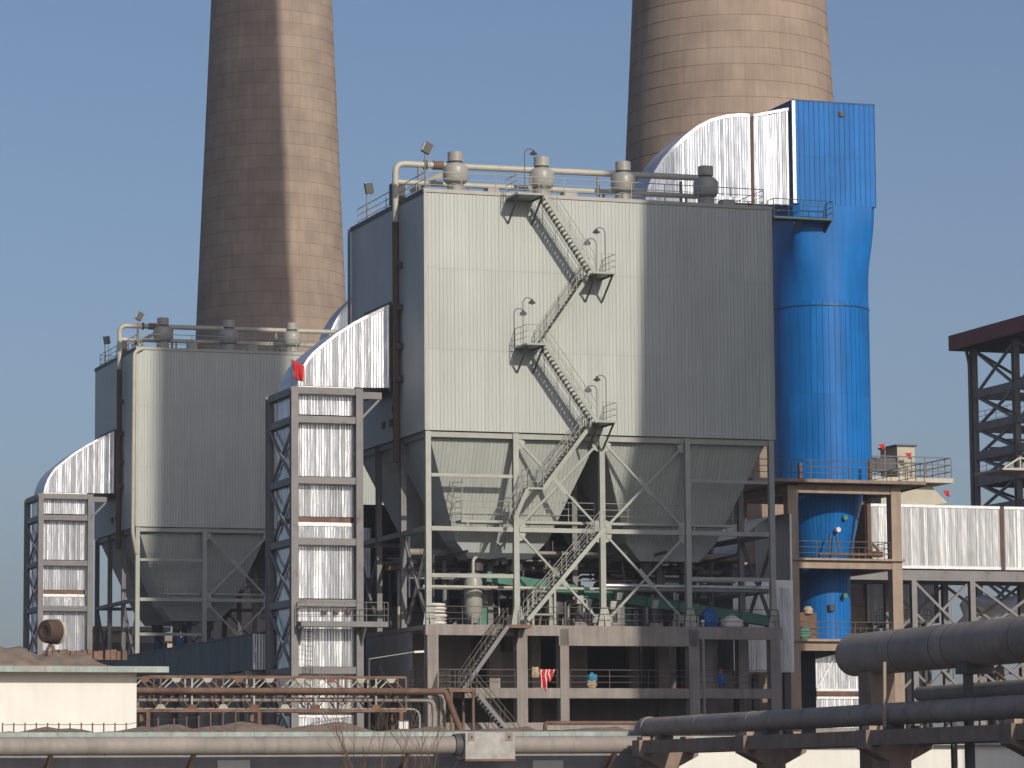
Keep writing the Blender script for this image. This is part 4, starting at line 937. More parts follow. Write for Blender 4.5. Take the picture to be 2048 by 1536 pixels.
span('housing', gm_, 'rust', (31.6, 16.7, 11.67), (32.9, 17.6, 13.5)); tube('motor', gm_, 'green_paint', [(31.9, 16.3, 12.1), (31.9, 16.95, 12.1)], .42, 16); lathe('fan_cover', gm_, 'beige_cloth', (32.3, 16.75, 13.4), [(.3, 0), (.35, .3), (.2, .5)], 14)

# dim outlet casing between precipitator and absorber
oc = thing('outlet_duct', 'dull grey sloping outlet duct in the shade behind the last precipitator column', 'duct', (26, 12, 0))
prism('funnel', oc, 'silver_dull', [(W+.02, 4.5, 34), (23.5, 4.5, 31), (23.5, 4.5, 27), (W+.02, 4.5, 24.5)], (0, 6.5, 0))
V = []; f = []
for i in range(9):
    a = i/8*math.pi/2
    for y in (8.5, 14.5): V.append((27.5-4.2*math.cos(a), y, 15.2+4.2*math.sin(a)))
for i in range(8): f.append((2*i, 2*i+2, 2*i+3, 2*i+1))
poly('curved_sheet', oc, 'silver_dull', V, f, True); span('fan_casing', oc, 'silver_dull', (23.4, 8.6, 9.2), (27.6, 14.4, 15.1)); span('riser', oc, 'silver_dull', (27.5, 8.7, 9.2), (27.62, 14.3, 19.4))
for x, y in ((23.8, 9), (27.2, 9), (23.8, 14), (27.2, 14)): bar('leg', oc, 'steel_dark', (x, y, 0), (x, y, 9.2), .4)
sheets('casing_sheet', oc, 'silver_dull', (24.0, 8.45, 0), X, Z, -Y, 3.4, lambda q: 9.3, lambda q: 14.6, sw=.7, pitch=.175, depth=.04)

# ------------------------------------------------------------------ right-hand silver duct on trestle
def right_duct():
    yf, yb = 26.0, 30.5; z1, z0 = 21.75, 17.2; xs = at(1742, 1070, 'y', yf).x; xj = at(2000, 1070, 'y', yf).x
    t = thing('flue_duct', 'long horizontal silver flue duct running off beside the tan concrete frame', 'duct', (50, 28, 0))
    n = 13; s = (xj-xs)/n
    for i in range(n): sheet('side_sheet', t, 'silver_soft', (0, yf, 0), X, Z, -Y, xs+i*s, xs+(i+1)*s-.003, lambda q: z0, lambda q: z1, .135, .04, 'wave', .02)
    x2 = xj+.34; n = 16; s = .8
    for i in range(n): sheet('side_sheet', t, 'silver_soft', (0, yf, 0), X, Z, -Y, x2+i*s, x2+(i+1)*s-.003, lambda q: z0, lambda q: z1, .135, .04, 'wave', .02)
    span('casing', t, 'silver_dull', (xs, yf+.02, z0), (xj, yb, z1)); span('casing', t, 'silver_dull', (x2, yf+.02, z0), (x2+12.8, yb, z1))
    span('expansion_joint', t, 'joint_brown', (xj, yf-.02, z0+.0), (x2, yb-.05, z1-.02))
    span('edge_joint', t, 'joint_brown', (xs-.4, yf+.05, z0), (xs, yb-.05, z1-.05))
    for z in (z1-.2, z0): span('edge_flashing', t, 'flashing', (xs, yf-.07, z), (xj, yf-.045, z+.2)); span('edge_flashing', t, 'flashing', (x2, yf-.07, z), (x2+12.8, yf-.045, z+.2))
    q = thing('duct_trestle', 'grey steel trestle with crossed braces under the long silver flue duct', 'trestle', (50, 28, 0))
    for y in (yf+.1, yb-.1): bar('girder', q, 'steel_grey', (xs-5.5, y, 16.72), (x2+13, y, 16.72), .4, .72, 'H', Y)
    xcol = at(1945, 1200, 'y', yf).x; cols = [xcol-4.6, xcol, xcol+6.2]
    for x in cols:
        for y in (yf+.1, yb-.1): bar('column', q, 'steel_grey', (x, y, 0), (x, y, 16.36), .42, .4, 'H', Y)
        bar('cross_beam', q, 'steel_grey', (x, yf+.3, 12.5), (x, yb-.3, 12.5), .25, .3, 'H', X)
    for a, b in zip(cols[:-1], cols[1:]):
        for y in (yf+.12, yb-.1):
            bar('brace', q, 'steel_grey', (a+.2, y, 16.2), (b-.2, y, 12.3), .16, .18, 'box', Y); bar('brace', q, 'steel_grey', (a+.2, y+.2, 12.3), (b-.2, y+.2, 16.2), .16, .18, 'box', Y)
            bar('strut', q, 'steel_grey', (a+.2, y, 12.1), (b-.2, y, 12.1), .2, .25, 'H', Y); 
            bar('brace', q, 'steel_grey', (a+.2, y, 11.9), (b-.2, y, 7.9), .16, .18, 'box', Y); bar('brace', q, 'steel_grey', (a+.2, y+.2, 7.9), (b-.2, y+.2, 11.9), .16, .18, 'box', Y)
    yl = 36.0; a, b = at(1735, 1200, 'y', yl).x, at(1868, 1200, 'y', yl).x
    lo = thing('breech_duct', 'pale silver breech duct low beside the sunlit chimney base', 'duct', (48, 37, 0))
    sheets('side_sheet', lo, 'silver_soft', (a, yl, 0), X, Z, -Y, b-a, lambda q_: 13.9, lambda q_: 17.9, sw=.6, pitch=.15, depth=.05, wob=.03)
    span('casing', lo, 'silver_dull', (a, yl+.03, 13.9), (b, 41, 17.9)); span('end_joint', lo, 'maroon', (b, yl, 13.9), (b+.4, 41, 17.9)); span('edge_flashing', lo, 'flashing', (a+2.5, yl-.09, 13.85), (b, yl-.06, 14.1))
    for x in (a+.5, b-.3): bar('leg', lo, 'steel_dark', (x, 37, 0), (x, 37, 13.9), .4)
    span('walkway', lo, 'steel_dark', (a+.6, yl-1.2, 13.45), (a+4.6, yl-.15, 13.6)); railing(lo, [(a+.6, yl-.2, 13.6), (a+.6, yl-1.15, 13.6), (a+4.6, yl-1.15, 13.6)], 'rail_dark', 1.2, spacing=1.0)
    for x in (a+.8, a+4.4): bar('walkway_leg', lo, 'steel_dark', (x, yl-1.1, 0), (x, yl-1.1, 13.45), .2)
    ls = thing('lagged_vessel', 'crumpled silver lagged vessel behind the crossed trestle braces', 'vessel', (55, 34, 0))
    lump('lagging', '', '', (54.9, 33.5, 12.4), (2.9, 1.4, 2.2), 'flashing', 2, ls); bar('pedestal', ls, 'steel_dark', (54.9, 33.5, 0), (54.9, 33.5, 12.9), 1.0)
right_duct()

# ------------------------------------------------------------------ boiler house steelwork on the right
def boiler_house():
    yc = 66.0; c = at(1897, 672, 'y', yc); zt = c.z; zb = at(1897, 702, 'y', yc).z; x0 = c.x
    t = thing('boiler_house', 'dark open boiler-house steelwork under a maroon-edged roof', 'boiler house', (x0+10, yc-10, 0)); m = 'steel_boiler'
    span('roof_slab', t, 'shade_black', (x0+.05, yc-30, zb+.05), (x0+26, yc-.05, zt-.1)); span('fascia', t, 'maroon', (x0-.02, yc-30, zb), (x0+.05, yc, zt)); span('fascia', t, 'maroon', (x0+.06, yc-.06, zb), (x0+26, yc, zt))
    xs = [at(1951, 900, 'y', yc-1.5).x+d for d in (0, 7.5, 15)]; ys = [yc-1.5, yc-9, yc-17]
    lv = [34.6, 31.8, 29.4, 27.2, 24.8, 22.4, 19.4, 16]
    for x in xs:
        for y in ys: bar('column', t, m, (x, y, 0), (x, y, zb), .55, .5, 'H', Y)
    for z in lv:
        for y in ys: bar('beam', t, m, (xs[0], y, z), (xs[-1], y, z), .3, .7, 'H', Y)
        for x in xs: bar('beam', t, m, (x, ys[0], z), (x, ys[-1], z), .3, .7, 'H', X)
    L2 = [zb]+lv
    for z1, z0 in zip(L2[:-1], L2[1:]):
        for a, b in zip(ys[:-1], ys[1:]):
            bar('brace', t, m, (xs[0], a, z1), (xs[0], b, z0), .2); bar('brace', t, m, (xs[0]+.15, a, z0), (xs[0]+.15, b, z1), .2)
        bar('brace', t, m, (xs[0], ys[0]+.1, z1), (xs[1], ys[0]+.1, z0), .2)
    span('platform', t, m, (xs[0], ys[2], 27.55), (xs[2], ys[0], 27.7)); span('platform', t, m, (xs[0]-.2, ys[2], 22.75), (xs[2], ys[0], 22.9))
    railing(t, [(xs[0], ys[0], 27.7), (xs[0], ys[2], 27.7)], 'rail_dark', 1.2, spacing=2); railing(t, [(xs[0]-.2, ys[0], 22.9), (xs[0]-.2, ys[2], 22.9)], 'rail_dark', 1.2, spacing=2)
    for k in range(5):
        x = xs[0]+2.2+k*.9; y = ys[1]-1
        tube('riser_pipe', t, 'steel_grey', [(x, y, 31.6), (x, y, 30.6), (x+.3, y, 30.0), (x+.3, y, 27.7)], .17, 10, bend=.3)
    span('drum_casing', t, 'steel_grey', (xs[0]+2.4, ys[1]-3, 22.9), (xs[0]+7.2, ys[1]-.4, 27.3))
    railing(t, [(xs[0], ys[0], 31.9), (xs[0], ys[2], 31.9)], 'rail_dark', 1.2, spacing=2); railing(t, [(xs[0], ys[1], 25.0), (xs[2], ys[1], 25.0)], 'rail', 1.2, spacing=2); tube('downcomer', t, 'steel_grey', [(xs[0]-.5, ys[0]+.3, zb), (xs[0]-.35, ys[0]+.1, zb-1.2), (xs[0]-.35, ys[0]+.1, 16)], .14, 10)
    for k in range(4): span('cable_tray', t, 'steel_grey', (xs[0]+.5, ys[0]-2-k*3, 29.9+.4*k), (xs[2], ys[0]-1.5-k*3, 30.05+.4*k)); span('equipment_box', t, ('cream', 'steel_grey', 'rust', 'pot')[k], (xs[0]+.7+k*1.7, ys[0]-3-k, 22.95), (xs[0]+1.6+k*1.9, ys[0]-2-k, 23.9+.4*k))
    span('control_box', t, 'green_paint', (xs[0]-.4, ys[0]-.8, 22.9), (xs[0]+.2, ys[0]-.2, 24.6))
    sh = thing('cream_shelter', 'small cream shelter roof on thin posts under the boiler-house steelwork', 'shelter', (xs[0]+2, 50, 0))
    p0, p1 = at(1982, 944, 'y', 50), at(2060, 944, 'y', 50)
    prism('roof', sh, 'cream', [(p0.x, 48, p0.z), (p1.x, 48, p0.z), (p1.x, 48, p0.z+.25), (p0.x, 48, p0.z+.15)], (0, 5, 0))
    for x in (p0.x+2.4, p1.x-.2): bar('post', sh, 'cream', (x, 48.3, 0), (x, 48.3, p0.z), .15)
    ridge = at(2040, 915, 'y', 48.3); bar('truss_member', sh, 'cream', (p0.x+.3, 48.3, p0.z+.2), ridge, .13); bar('truss_member', sh, 'cream', ridge, (p1.x+1.5, 48.3, p0.z+.2), .13); bar('truss_member', sh, 'cream', (ridge.x, 48.3, p0.z+.2), ridge, .1)
    return t
boiler_house()
def far_head_house():
    y = 47.0; a = at(1745, 1000, 'y', y); b = at(1872, 968, 'y', y)
    t = thing('head_house', 'cream coal head-house with open railings and a sloping gallery in the distance', 'head house', (a.x+3, y, 0))
    zf = at(1800, 962, 'y', y).z
    span('floor', t, 'cream', (a.x-1.5, y-3, zf-.35), (b.x, y+3, zf)); z2 = at(1800, 895, 'y', y).z; c, d = at(1783, 900, 'y', y).x, at(1818, 900, 'y', y).x
    span('cabin_wall', t, 'cream', (c, y-1, zf), (d, y+2, z2)); span('cabin_roof', t, 'steel_dark', (c-.15, y-1.15, z2), (d+.15, y+2.15, z2+.12)); span('cabin_window', t, 'steel_dark', (a.x-.5, y-.8, zf+.6), (c, y-.7, zf+1.7))
    railing(t, [(a.x-1.4, y-2.9, zf), (b.x-.1, y-2.9, zf), (b.x-.1, y+2.5, zf)], 'steel_grey', 1.6, spacing=1.2, r=.09)
    pt = [at(1740, 1030, 'y', y), at(1872, 1010, 'y', y), at(1838, 975, 'y', y), at(1740, 1000, 'y', y)]
    prism('gallery', t, 'cream', [Vector((p.x, y-2, p.z)) for p in pt], (0, 4, 0))
    for x in (a.x, (a.x+b.x)/2, b.x-1.8): bar('leg', t, 'steel_grey', (x, y, 0), (x, y, zf-.35), .5)
    for px, py, yy, base, lab in ((1763, 897, y-2, zf, 'tiny faded red pennant between the blue tower and the cream head-house cabin'), (1816, 915, y-2, zf, 'tiny faded red pennant on a mast in front of the cream head-house cabin'), (1892, 990, y-1, None, 'tiny faded red pennant on a lone mast behind the long silver flue duct')):
        p = at(px, py, 'y', yy); fl = thing('pennant', lab, 'flag', (p.x+.25, yy, base or 0), 'tiny red pennants')
        bar('mast', fl, 'rail', (p.x+.28, yy, base or 0), (p.x+.28, yy, p.z+.45), .07, shape='cyl'); cloth('pennant_cloth', fl, 'red_cloth', (p.x+.26, yy, p.z+.35), -X, Vector((0, 0, -1)), .5, .45, .08, -Y, 6, 5, taperx=.5)
far_head_house()

# ------------------------------------------------------------------ flue duct in the shade between the two towers
def low_flue():
    t = thing('low_flue', 'low silver flue duct with its side coloured dark for shade, on concrete portals running back behind the flagged tower', 'duct', (-5.5, 30, 0))
    x0, x1 = -7.6, -3.2; ya, yb = 11.2, 70.0; zt, zb = 11.5, 9.3
    n = 44; s = (yb-ya)/n
    for i in range(n): sheet('side_sheet', t, 'steel_bluegrey', (x0, 0, 0), Y, Z, -X, ya+i*s, ya+(i+1)*s-.004, lambda q: zb+.02, lambda q: zt, .22, .04, 'wave', .01)  # dark blue-grey puts the shade of this face into the sheet colour
    sheets('front_sheet', t, 'silver_dull', (x0, ya, 0), X, Z, -Y, x1-x0, lambda q: zb, lambda q: zt, sw=.75, pitch=.19, depth=.04)
    span('casing', t, 'steel_dark', (x0+.03, ya+.03, zb), (x1, yb, zt))
    prism('ridge', t, 'steel_dark', [(x0-.1, ya, zt), (x1+.1, ya, zt), (-5.4, ya, zt+.45)], (0, yb-ya, 0))
    for k in range(11):
        y = ya+.8+k*5.6
        for x in (x0+.1, x1-.1): span('portal_leg', t, 'concrete', (x-.35, y-.35, 0), (x+.35, y+.35, zb-.75))
        span('portal_beam', t, 'concrete', (x0-.3, y-.3, zb-.75), (x1+.3, y+.3, zb-.02))
    for k in range(10): y = ya+.8+k*5.6; span('edge_beam', t, 'concrete', (x0-.12, y+.36, zb-.85), (x0+.2, y+5.24, zb-.1)); span('edge_beam', t, 'concrete', (x0-.12, y+.36, 5.2), (x0+.2, y+5.24, 6.0))
low_flue()

# far sheds glimpsed below the second precipitator
for k, (px0, px1, py0, yy, m, lab) in enumerate(((150, 330, 1262, 170, 'far_brown', 'long dusty brown shed far beyond the shadowed precipitator legs'), (230, 560, 1282, 230, 'cream', 'pale far-off shed with a flat roof behind the brown shed'))):
    a, b = at(px0, py0, 'y', yy), at(px1, py0, 'y', yy)
    t = thing('far_shed', lab, 'shed', ((a.x+b.x)/2, yy+6, 0)); span('wall', t, m, (a.x, yy, 0), (b.x, yy+14, a.z)); span('roof', t, 'concrete_brown', (a.x-.5, yy-.6, a.z), (b.x+.5, yy+14.5, a.z+.5))
    for i in range(9): x = a.x+(b.x-a.x)*(i+.5)/9; span('window', t, 'steel_dark', (x-.8, yy-.05, a.z-2.6), (x+.8, yy-.01, a.z-1.2))

# ------------------------------------------------------------------ pipe bridge (rusty truss)
def pipe_bridge():
    yy = -18.0; xa, xb = at(258, 1390, 'y', yy).x, at(812, 1390, 'y', yy).x
    t = thing('pipe_bridge', 'rusty lattice pipe bridge crossing in front of the steel tower foot', 'pipe bridge', ((xa+xb)/2, yy, 0)); zt, zm, zb = at(540, 1354, 'y', yy).z, at(540, 1382, 'y', yy).z, at(540, 1421, 'y', yy).z
    for dy in (0, 1.5):
        for z, wd in ((zt, .13), (zb, .18)): bar('chord', t, 'rust', (xa-4, yy+dy, z), (xb, yy+dy, z), .14, wd, 'box', Y)
    n = 9; s = (xb-xa)/n
    for i in range(n+1):
        x = xa+s*i
        for dy in (0, 1.5): bar('vertical', t, 'rust' if i % 2 else 'steel_pale', (x, yy+dy, zb), (x, yy+dy, zt), .09, .09, 'C')
        bar('cross_tie', t, 'rust', (x, yy, zb+.05), (x, yy+1.5, zb+.05), .1)
        if i < n:
            for dy in (0, 1.5):
                bar('diagonal', t, 'rust', (x+.04, yy+dy, zb), (x+s*.5, yy+dy, zm), .07, .07, 'C'); bar('diagonal', t, 'rust', (x+s*.5, yy+dy, zm), (x+s-.04, yy+dy, zb), .07, .07, 'C')
                bar('diagonal', t, 'steel_pale', (x+.04, yy+dy, zm), (x+s*.5, yy+dy, zt), .06, .06, 'C'); bar('diagonal', t, 'rust', (x+s*.5, yy+dy, zt), (x+s-.04, yy+dy, zm), .06, .06, 'C')
            prism('gusset', t, 'steel_pale' if i % 3 else 'rust', [(x+s*.5-.32, yy-.06, zt), (x+s*.5+.32, yy-.06, zt), (x+s*.5+.12, yy-.06, zt-.3), (x+s*.5-.12, yy-.06, zt-.3)], (0, .03, 0))
            prism('gusset', t, 'steel_pale' if i % 2 else 'rust', [(x-.34, yy-.06, zb), (x+.34, yy-.06, zb), (x+.14, yy-.06, zb+.32), (x-.14, yy-.06, zb+.32)], (0, .03, 0))
    for x in (xa+1, xa+7, xb-.3):
        for dy in (0, 1.5): bar('trestle_leg', t, 'rust', (x, yy+dy, 0), (x, yy+dy, zb), .2, .2, 'H')
    xr = at(890, 1382, 'y', yy-.2).x; xd = at(938, 1460, 'y', yy-.2); 
    tag(tube('steam_pipe', None, 'rust', [(xa-4, yy-.2, zm), (xr, yy-.2, zm), (xd.x, yy-.2, xd.z-1.2), (xd.x, yy-.2, 1.2)], .17, 14, bend=.15), 'rusty brown pipe along the lattice bridge that slants down at its end', 'pipe', 'pipes on the lattice bridge')
    for k, (px, z, r, m, lab) in enumerate(((868, zm-.45, .13, 'pipe_grey', 'grey pipe under the rusty pipe with a rounded drop'), (884, zm-.12, .09, 'pipe_grey', 'thin grey twin pipe dropping beside the slanted rusty pipe'), (893, zm-.1, .09, 'pipe_grey', 'outermost thin grey pipe dropping beside the slanted rusty pipe'), (846, zb+.1, .06, 'teal_paint', 'thin pale pipe dropping behind the meter cabinet'))):
        x = at(px, 1400, 'y', yy+.4).x
        tag(tube('bridge_pipe', None, m, [(xa-4, yy+.4+k*.2, z), (x, yy+.4+k*.2, z), (x, yy+.4+k*.2, 4.2), (x+1.1, yy+.4+k*.2, 3.3), (x+1.1, yy+.4+k*.2, .5)], r, 12, bend=.5), lab, 'pipe', 'pipes on the lattice bridge')
    c = at(807, 1455, 'y', yy-.4); cb = thing('meter_cabinet', 'small cabinet with pale window panes under the end of the lattice bridge', 'cabinet', (c.x, yy-.3, 0))
    span('body', cb, 'steel_dark', (c.x-.32, yy-.4, 4.55), (c.x+.32, yy-.05, 5.55)); bar('stand', cb, 'steel_dark', (c.x, yy-.2, 0), (c.x, yy-.2, 4.55), .15)
    for a, b, e, f_ in ((-.26, -.03, 5.05, 5.48), (.03, .26, 5.05, 5.48), (-.26, .26, 4.62, 4.95)): span('pane', cb, 'white_wall', (c.x+a, yy-.43, e), (c.x+b, yy-.405, f_))
pipe_bridge()

# ------------------------------------------------------------------ near low building, grey pipe, junction box
def near_row():
    yy = -39.0; xa, xb = at(-120, 1480, 'y', yy).x, at(1300, 1480, 'y', yy).x
    t = thing('low_building', 'low grey-walled building with a flaking teal roof edge behind the long grey pipe', 'building', ((xa+xb)/2, yy+4, 0))
    zt = at(600, 1465, 'y', yy).z; span('wall', t, 'wall_grey', (xa, yy, 0), (xb, yy+8.5, zt-.3)); span('roof_slab', t, 'concrete', (xa-.1, yy-.3, zt-.3), (xb+.1, yy+8.8, zt-.01))
    n = 26; s = (xb-xa)/n
    for i in range(n): span('fascia', t, 'teal_paint', (xa+i*s, yy-.36, zt-.27), (xa+(i+1)*s-.012, yy-.302, zt+.02))
    for a, b in ((435, 500), (1066, 1126)): p, q = at(a, 1525, 'y', yy-.03), at(b, 1525, 'y', yy-.03); span('window_panel', t, 'white_wall', (p.x, yy-.05, 1.2), (q.x, yy-.005, p.z+.1))
    V = []; f = []; nn = 60
    for i in range(nn+1):
        x = xa+(xb-xa)*i/nn; h = .16+.12*math.sin(i*.8)+.07*math.sin(i*2.3)+(.22 if 18 < i < 36 else 0)
        V += [(x, yy-.1, zt), (x, yy+1.5, zt+max(.05, h)), (x, yy+8, zt+max(.05, h*.6))]
    for i in range(nn): a = 3*i; f += [(a, a+3, a+4, a+1), (a+1, a+4, a+5, a+2)]
    poly('roof_dirt', t, 'concrete_brown', V, f, True)
    # pipe in front
    yp = -41.0; R_ = .42; z = 3.9
    g = thing('grey_pipe', 'long thick grey lagged pipe running along the front of the low building', 'pipe', (-18, yp, 0)); x0, x1 = at(-120, 1490, 'y', yp).x, at(1290, 1488, 'y', yp).x; xs = [x0+(x1-x0)*i/9 for i in range(10)]
    for a, b in zip(xs[:-1], xs[1:]):
        tube('pipe_section', g, 'pipe_grey', [(a, yp, z), (b-.01, yp, z)], R_, 28); tube('joint_band', g, 'pipe_grey', [(b-.05, yp, z), (b+.02, yp, z)], R_+.012, 28)
    for px in (100, 386, 815, 1228):
        x = at(px, 1510, 'y', yp).x; prism('bracket', g, 'rust', [(x, yp-.15, z-R_+.04), (x+.14, yp-.15, z-R_+.04), (x-.1, yp+1.95, 1.6), (x-.25, yp+1.95, 1.6)], (0, .12, 0)); bar('bracket_strut', g, 'rust', (x, yp, z-R_), (x-.15, yp+1.9, 2.2), .14)
    bxl, bxr = at(931, 1490, 'y', yp-.7).x, at(1030, 1490, 'y', yp-.7).x; zt_, zb_ = at(980, 1466, 'y', yp-.7).z, at(980, 1518, 'y', yp-.7).z
    j = thing('junction_box', 'weathered grey steel box wrapped round the middle of the long grey pipe', 'box', ((bxl+bxr)/2, yp, z))
    span('box_body', j, 'box_grey', (bxl, yp-.7, zb_), (bxr, yp+.7, zt_)); span('box_rim', j, 'rust', (bxl-.03, yp-.73, zb_-.1), (bxr+.03, yp+.7, zb_-.005))
    for x in (bxl+.3, bxr-.3): span('lug', j, 'concrete', (x-.16, yp-.74, zt_-.35), (x+.16, yp-.705, zt_+.02)); lathe('bolt', j, 'rust', (x, yp-.76, zt_-.18), [(.05, -.05), (.05, .05)], 8)
    tube('collar', j, 'steel_dark', [(bxl-.35, yp, z), (bxl+.02, yp, z)], R_+.1, 24)
    # posts with a wire on the roof edge
    pts = []
    for px, h in [(5+22.5*i, .42) for i in range(12)]+[(297, .62), (316, .65), (348, .62), (373, .7), (397, .75), (421, .95), (446, .95), (471, 1.05)]:
        p = at(px, 1468, 'y', yy-.2); q = thing('red_post', 'short rusty red roof-edge post seen against the white building wall' if px < 290 else 'tall rusty red roof-edge post standing below the lattice pipe bridge', 'post', (p.x, yy-.2, zt), 'rusty red posts with a wire on the low roof')
        bar('stake', q, 'rust', (p.x, yy-.2, zt-.02), (p.x, yy-.2, zt+h), .055); bar('cap', q, 'maroon', (p.x, yy-.2, zt+h), (p.x, yy-.2, zt+h+.03), .07)
        pts.append((p.x, yy-.2, zt+h-.05))
    tag(tube('wire', None, 'lamp_dark', pts, .014, 6, bend=.05), 'thin sagging wire strung along the rusty red roof posts', 'wire')
    hp = at(1090, 1450, 'y', yy+3); hr = at(1300, 1450, 'y', yy+3)
    tag(tube('copper_pipe', None, 'rust', [(hp.x, yy+3, zt), (hp.x, yy+3, hp.z+.1), (hr.x, yy+3, hp.z+.1), (hr.x, yy+3, zt)], .1, 12, bend=.15), 'rusty handrail-like pipe lying low over the roof of the low building', 'pipe')
near_row()

def white_building():
    yy = -30.0; xr = at(273, 1400, 'y', yy).x; xl = xr-22; zt = at(150, 1346, 'y', yy).z
    t = thing('white_building', 'plain white-walled building with an overhanging flat concrete roof', 'building', ((xl+xr)/2, yy+4, 0))
    span('wall', t, 'white_wall', (xl, yy, 0), (xr, yy+9, zt)); xe = at(338, 1340, 'y', yy-1.0).x
    span('roof_slab', t, 'concrete', (xl-1, yy-1.0, zt+.003), (xe, yy+10, zt+.26)); n = 16; s = (xe-xl+1)/n
    for i in range(n): span('fascia', t, 'teal_paint', (xl-1+i*s, yy-1.04, zt+.01), (xl-1+(i+1)*s-.01, yy-1.002, zt+.3))
    V = []; f = []; nx, ny = 70, 14
    for i in range(nx+1):
        for j in range(ny+1):
            a, b = i/nx, j/ny; e = min(1, a*6)*min(1, max(0, (1-a)*13-1))*min(1, b*5)*min(1, (1-b)*4); e = max(0, e)
            h = e*(.7+.16*math.sin(i*.5+j)+.13*math.sin(i*1.3-j*.7)+(.28 if a < .75 else 0)+random.uniform(-.03, .03))
            V.append((xl-.8+(xe-.4-xl+.8)*a, yy-.9+10*b, zt+.262+h))
    for i in range(nx):
        for j in range(ny): q = i*(ny+1)+j; f.append((q, q+ny+1, q+ny+2, q+1))
    struct(poly('roof_soil', t, 'roof_soil', V, f, True), 'stuff')
    for k in range(14):
        x = at(85+k*11.5, 1320, 'y', yy+2.5).x; span('roof_brick', t, 'rust', (x, yy+1.3+.1*(k % 2), zt+.7), (x+.18+.06*(k % 3), yy+1.6, zt+1.12+.03*(k % 4)))
    b0 = at(102, 1263, 'y', yy+3); d = thing('drum_light', 'rusty round drum-shaped searchlight tilted on a low stand on the white building roof', 'searchlight', (b0.x, yy+3, zt+.9))
    M = Matrix.Translation(b0) @ Matrix.Rotation(RAD(28), 4, 'Z') @ Matrix.Rotation(RAD(90), 4, 'Y')
    o = lathe('drum', d, 'rust_dark', (0, 0, 0), [(.25, -.36), (.3, -.42), (.52, -.42), (.58, -.3), (.6, 0), (.6, .3), (.57, .34)], 28); o.matrix_basis = M; WM[o.name] = M
    o = lathe('rim', d, 'cream', (0, 0, 0), [(.58, .34), (.63, .36), (.63, .44), (.5, .44)], 28); o.matrix_basis = M
    o = lathe('glass', d, 'lamp_glass', (0, 0, 0), [(.5, .43), (.01, .47)], 28); o.matrix_basis = M
    zb = zt+.85
    for s_ in (-.6, .55): bar('stand_leg', d, 'rust', (b0.x+s_, yy+3.3, zt+.3), (b0.x, yy+3, b0.z-.55), .12)
    bar('stand_bar', d, 'rust', (b0.x-.6, yy+3.2, zt+.95), (b0.x+.9, yy+3.2, zt+.95), .1)
white_building()

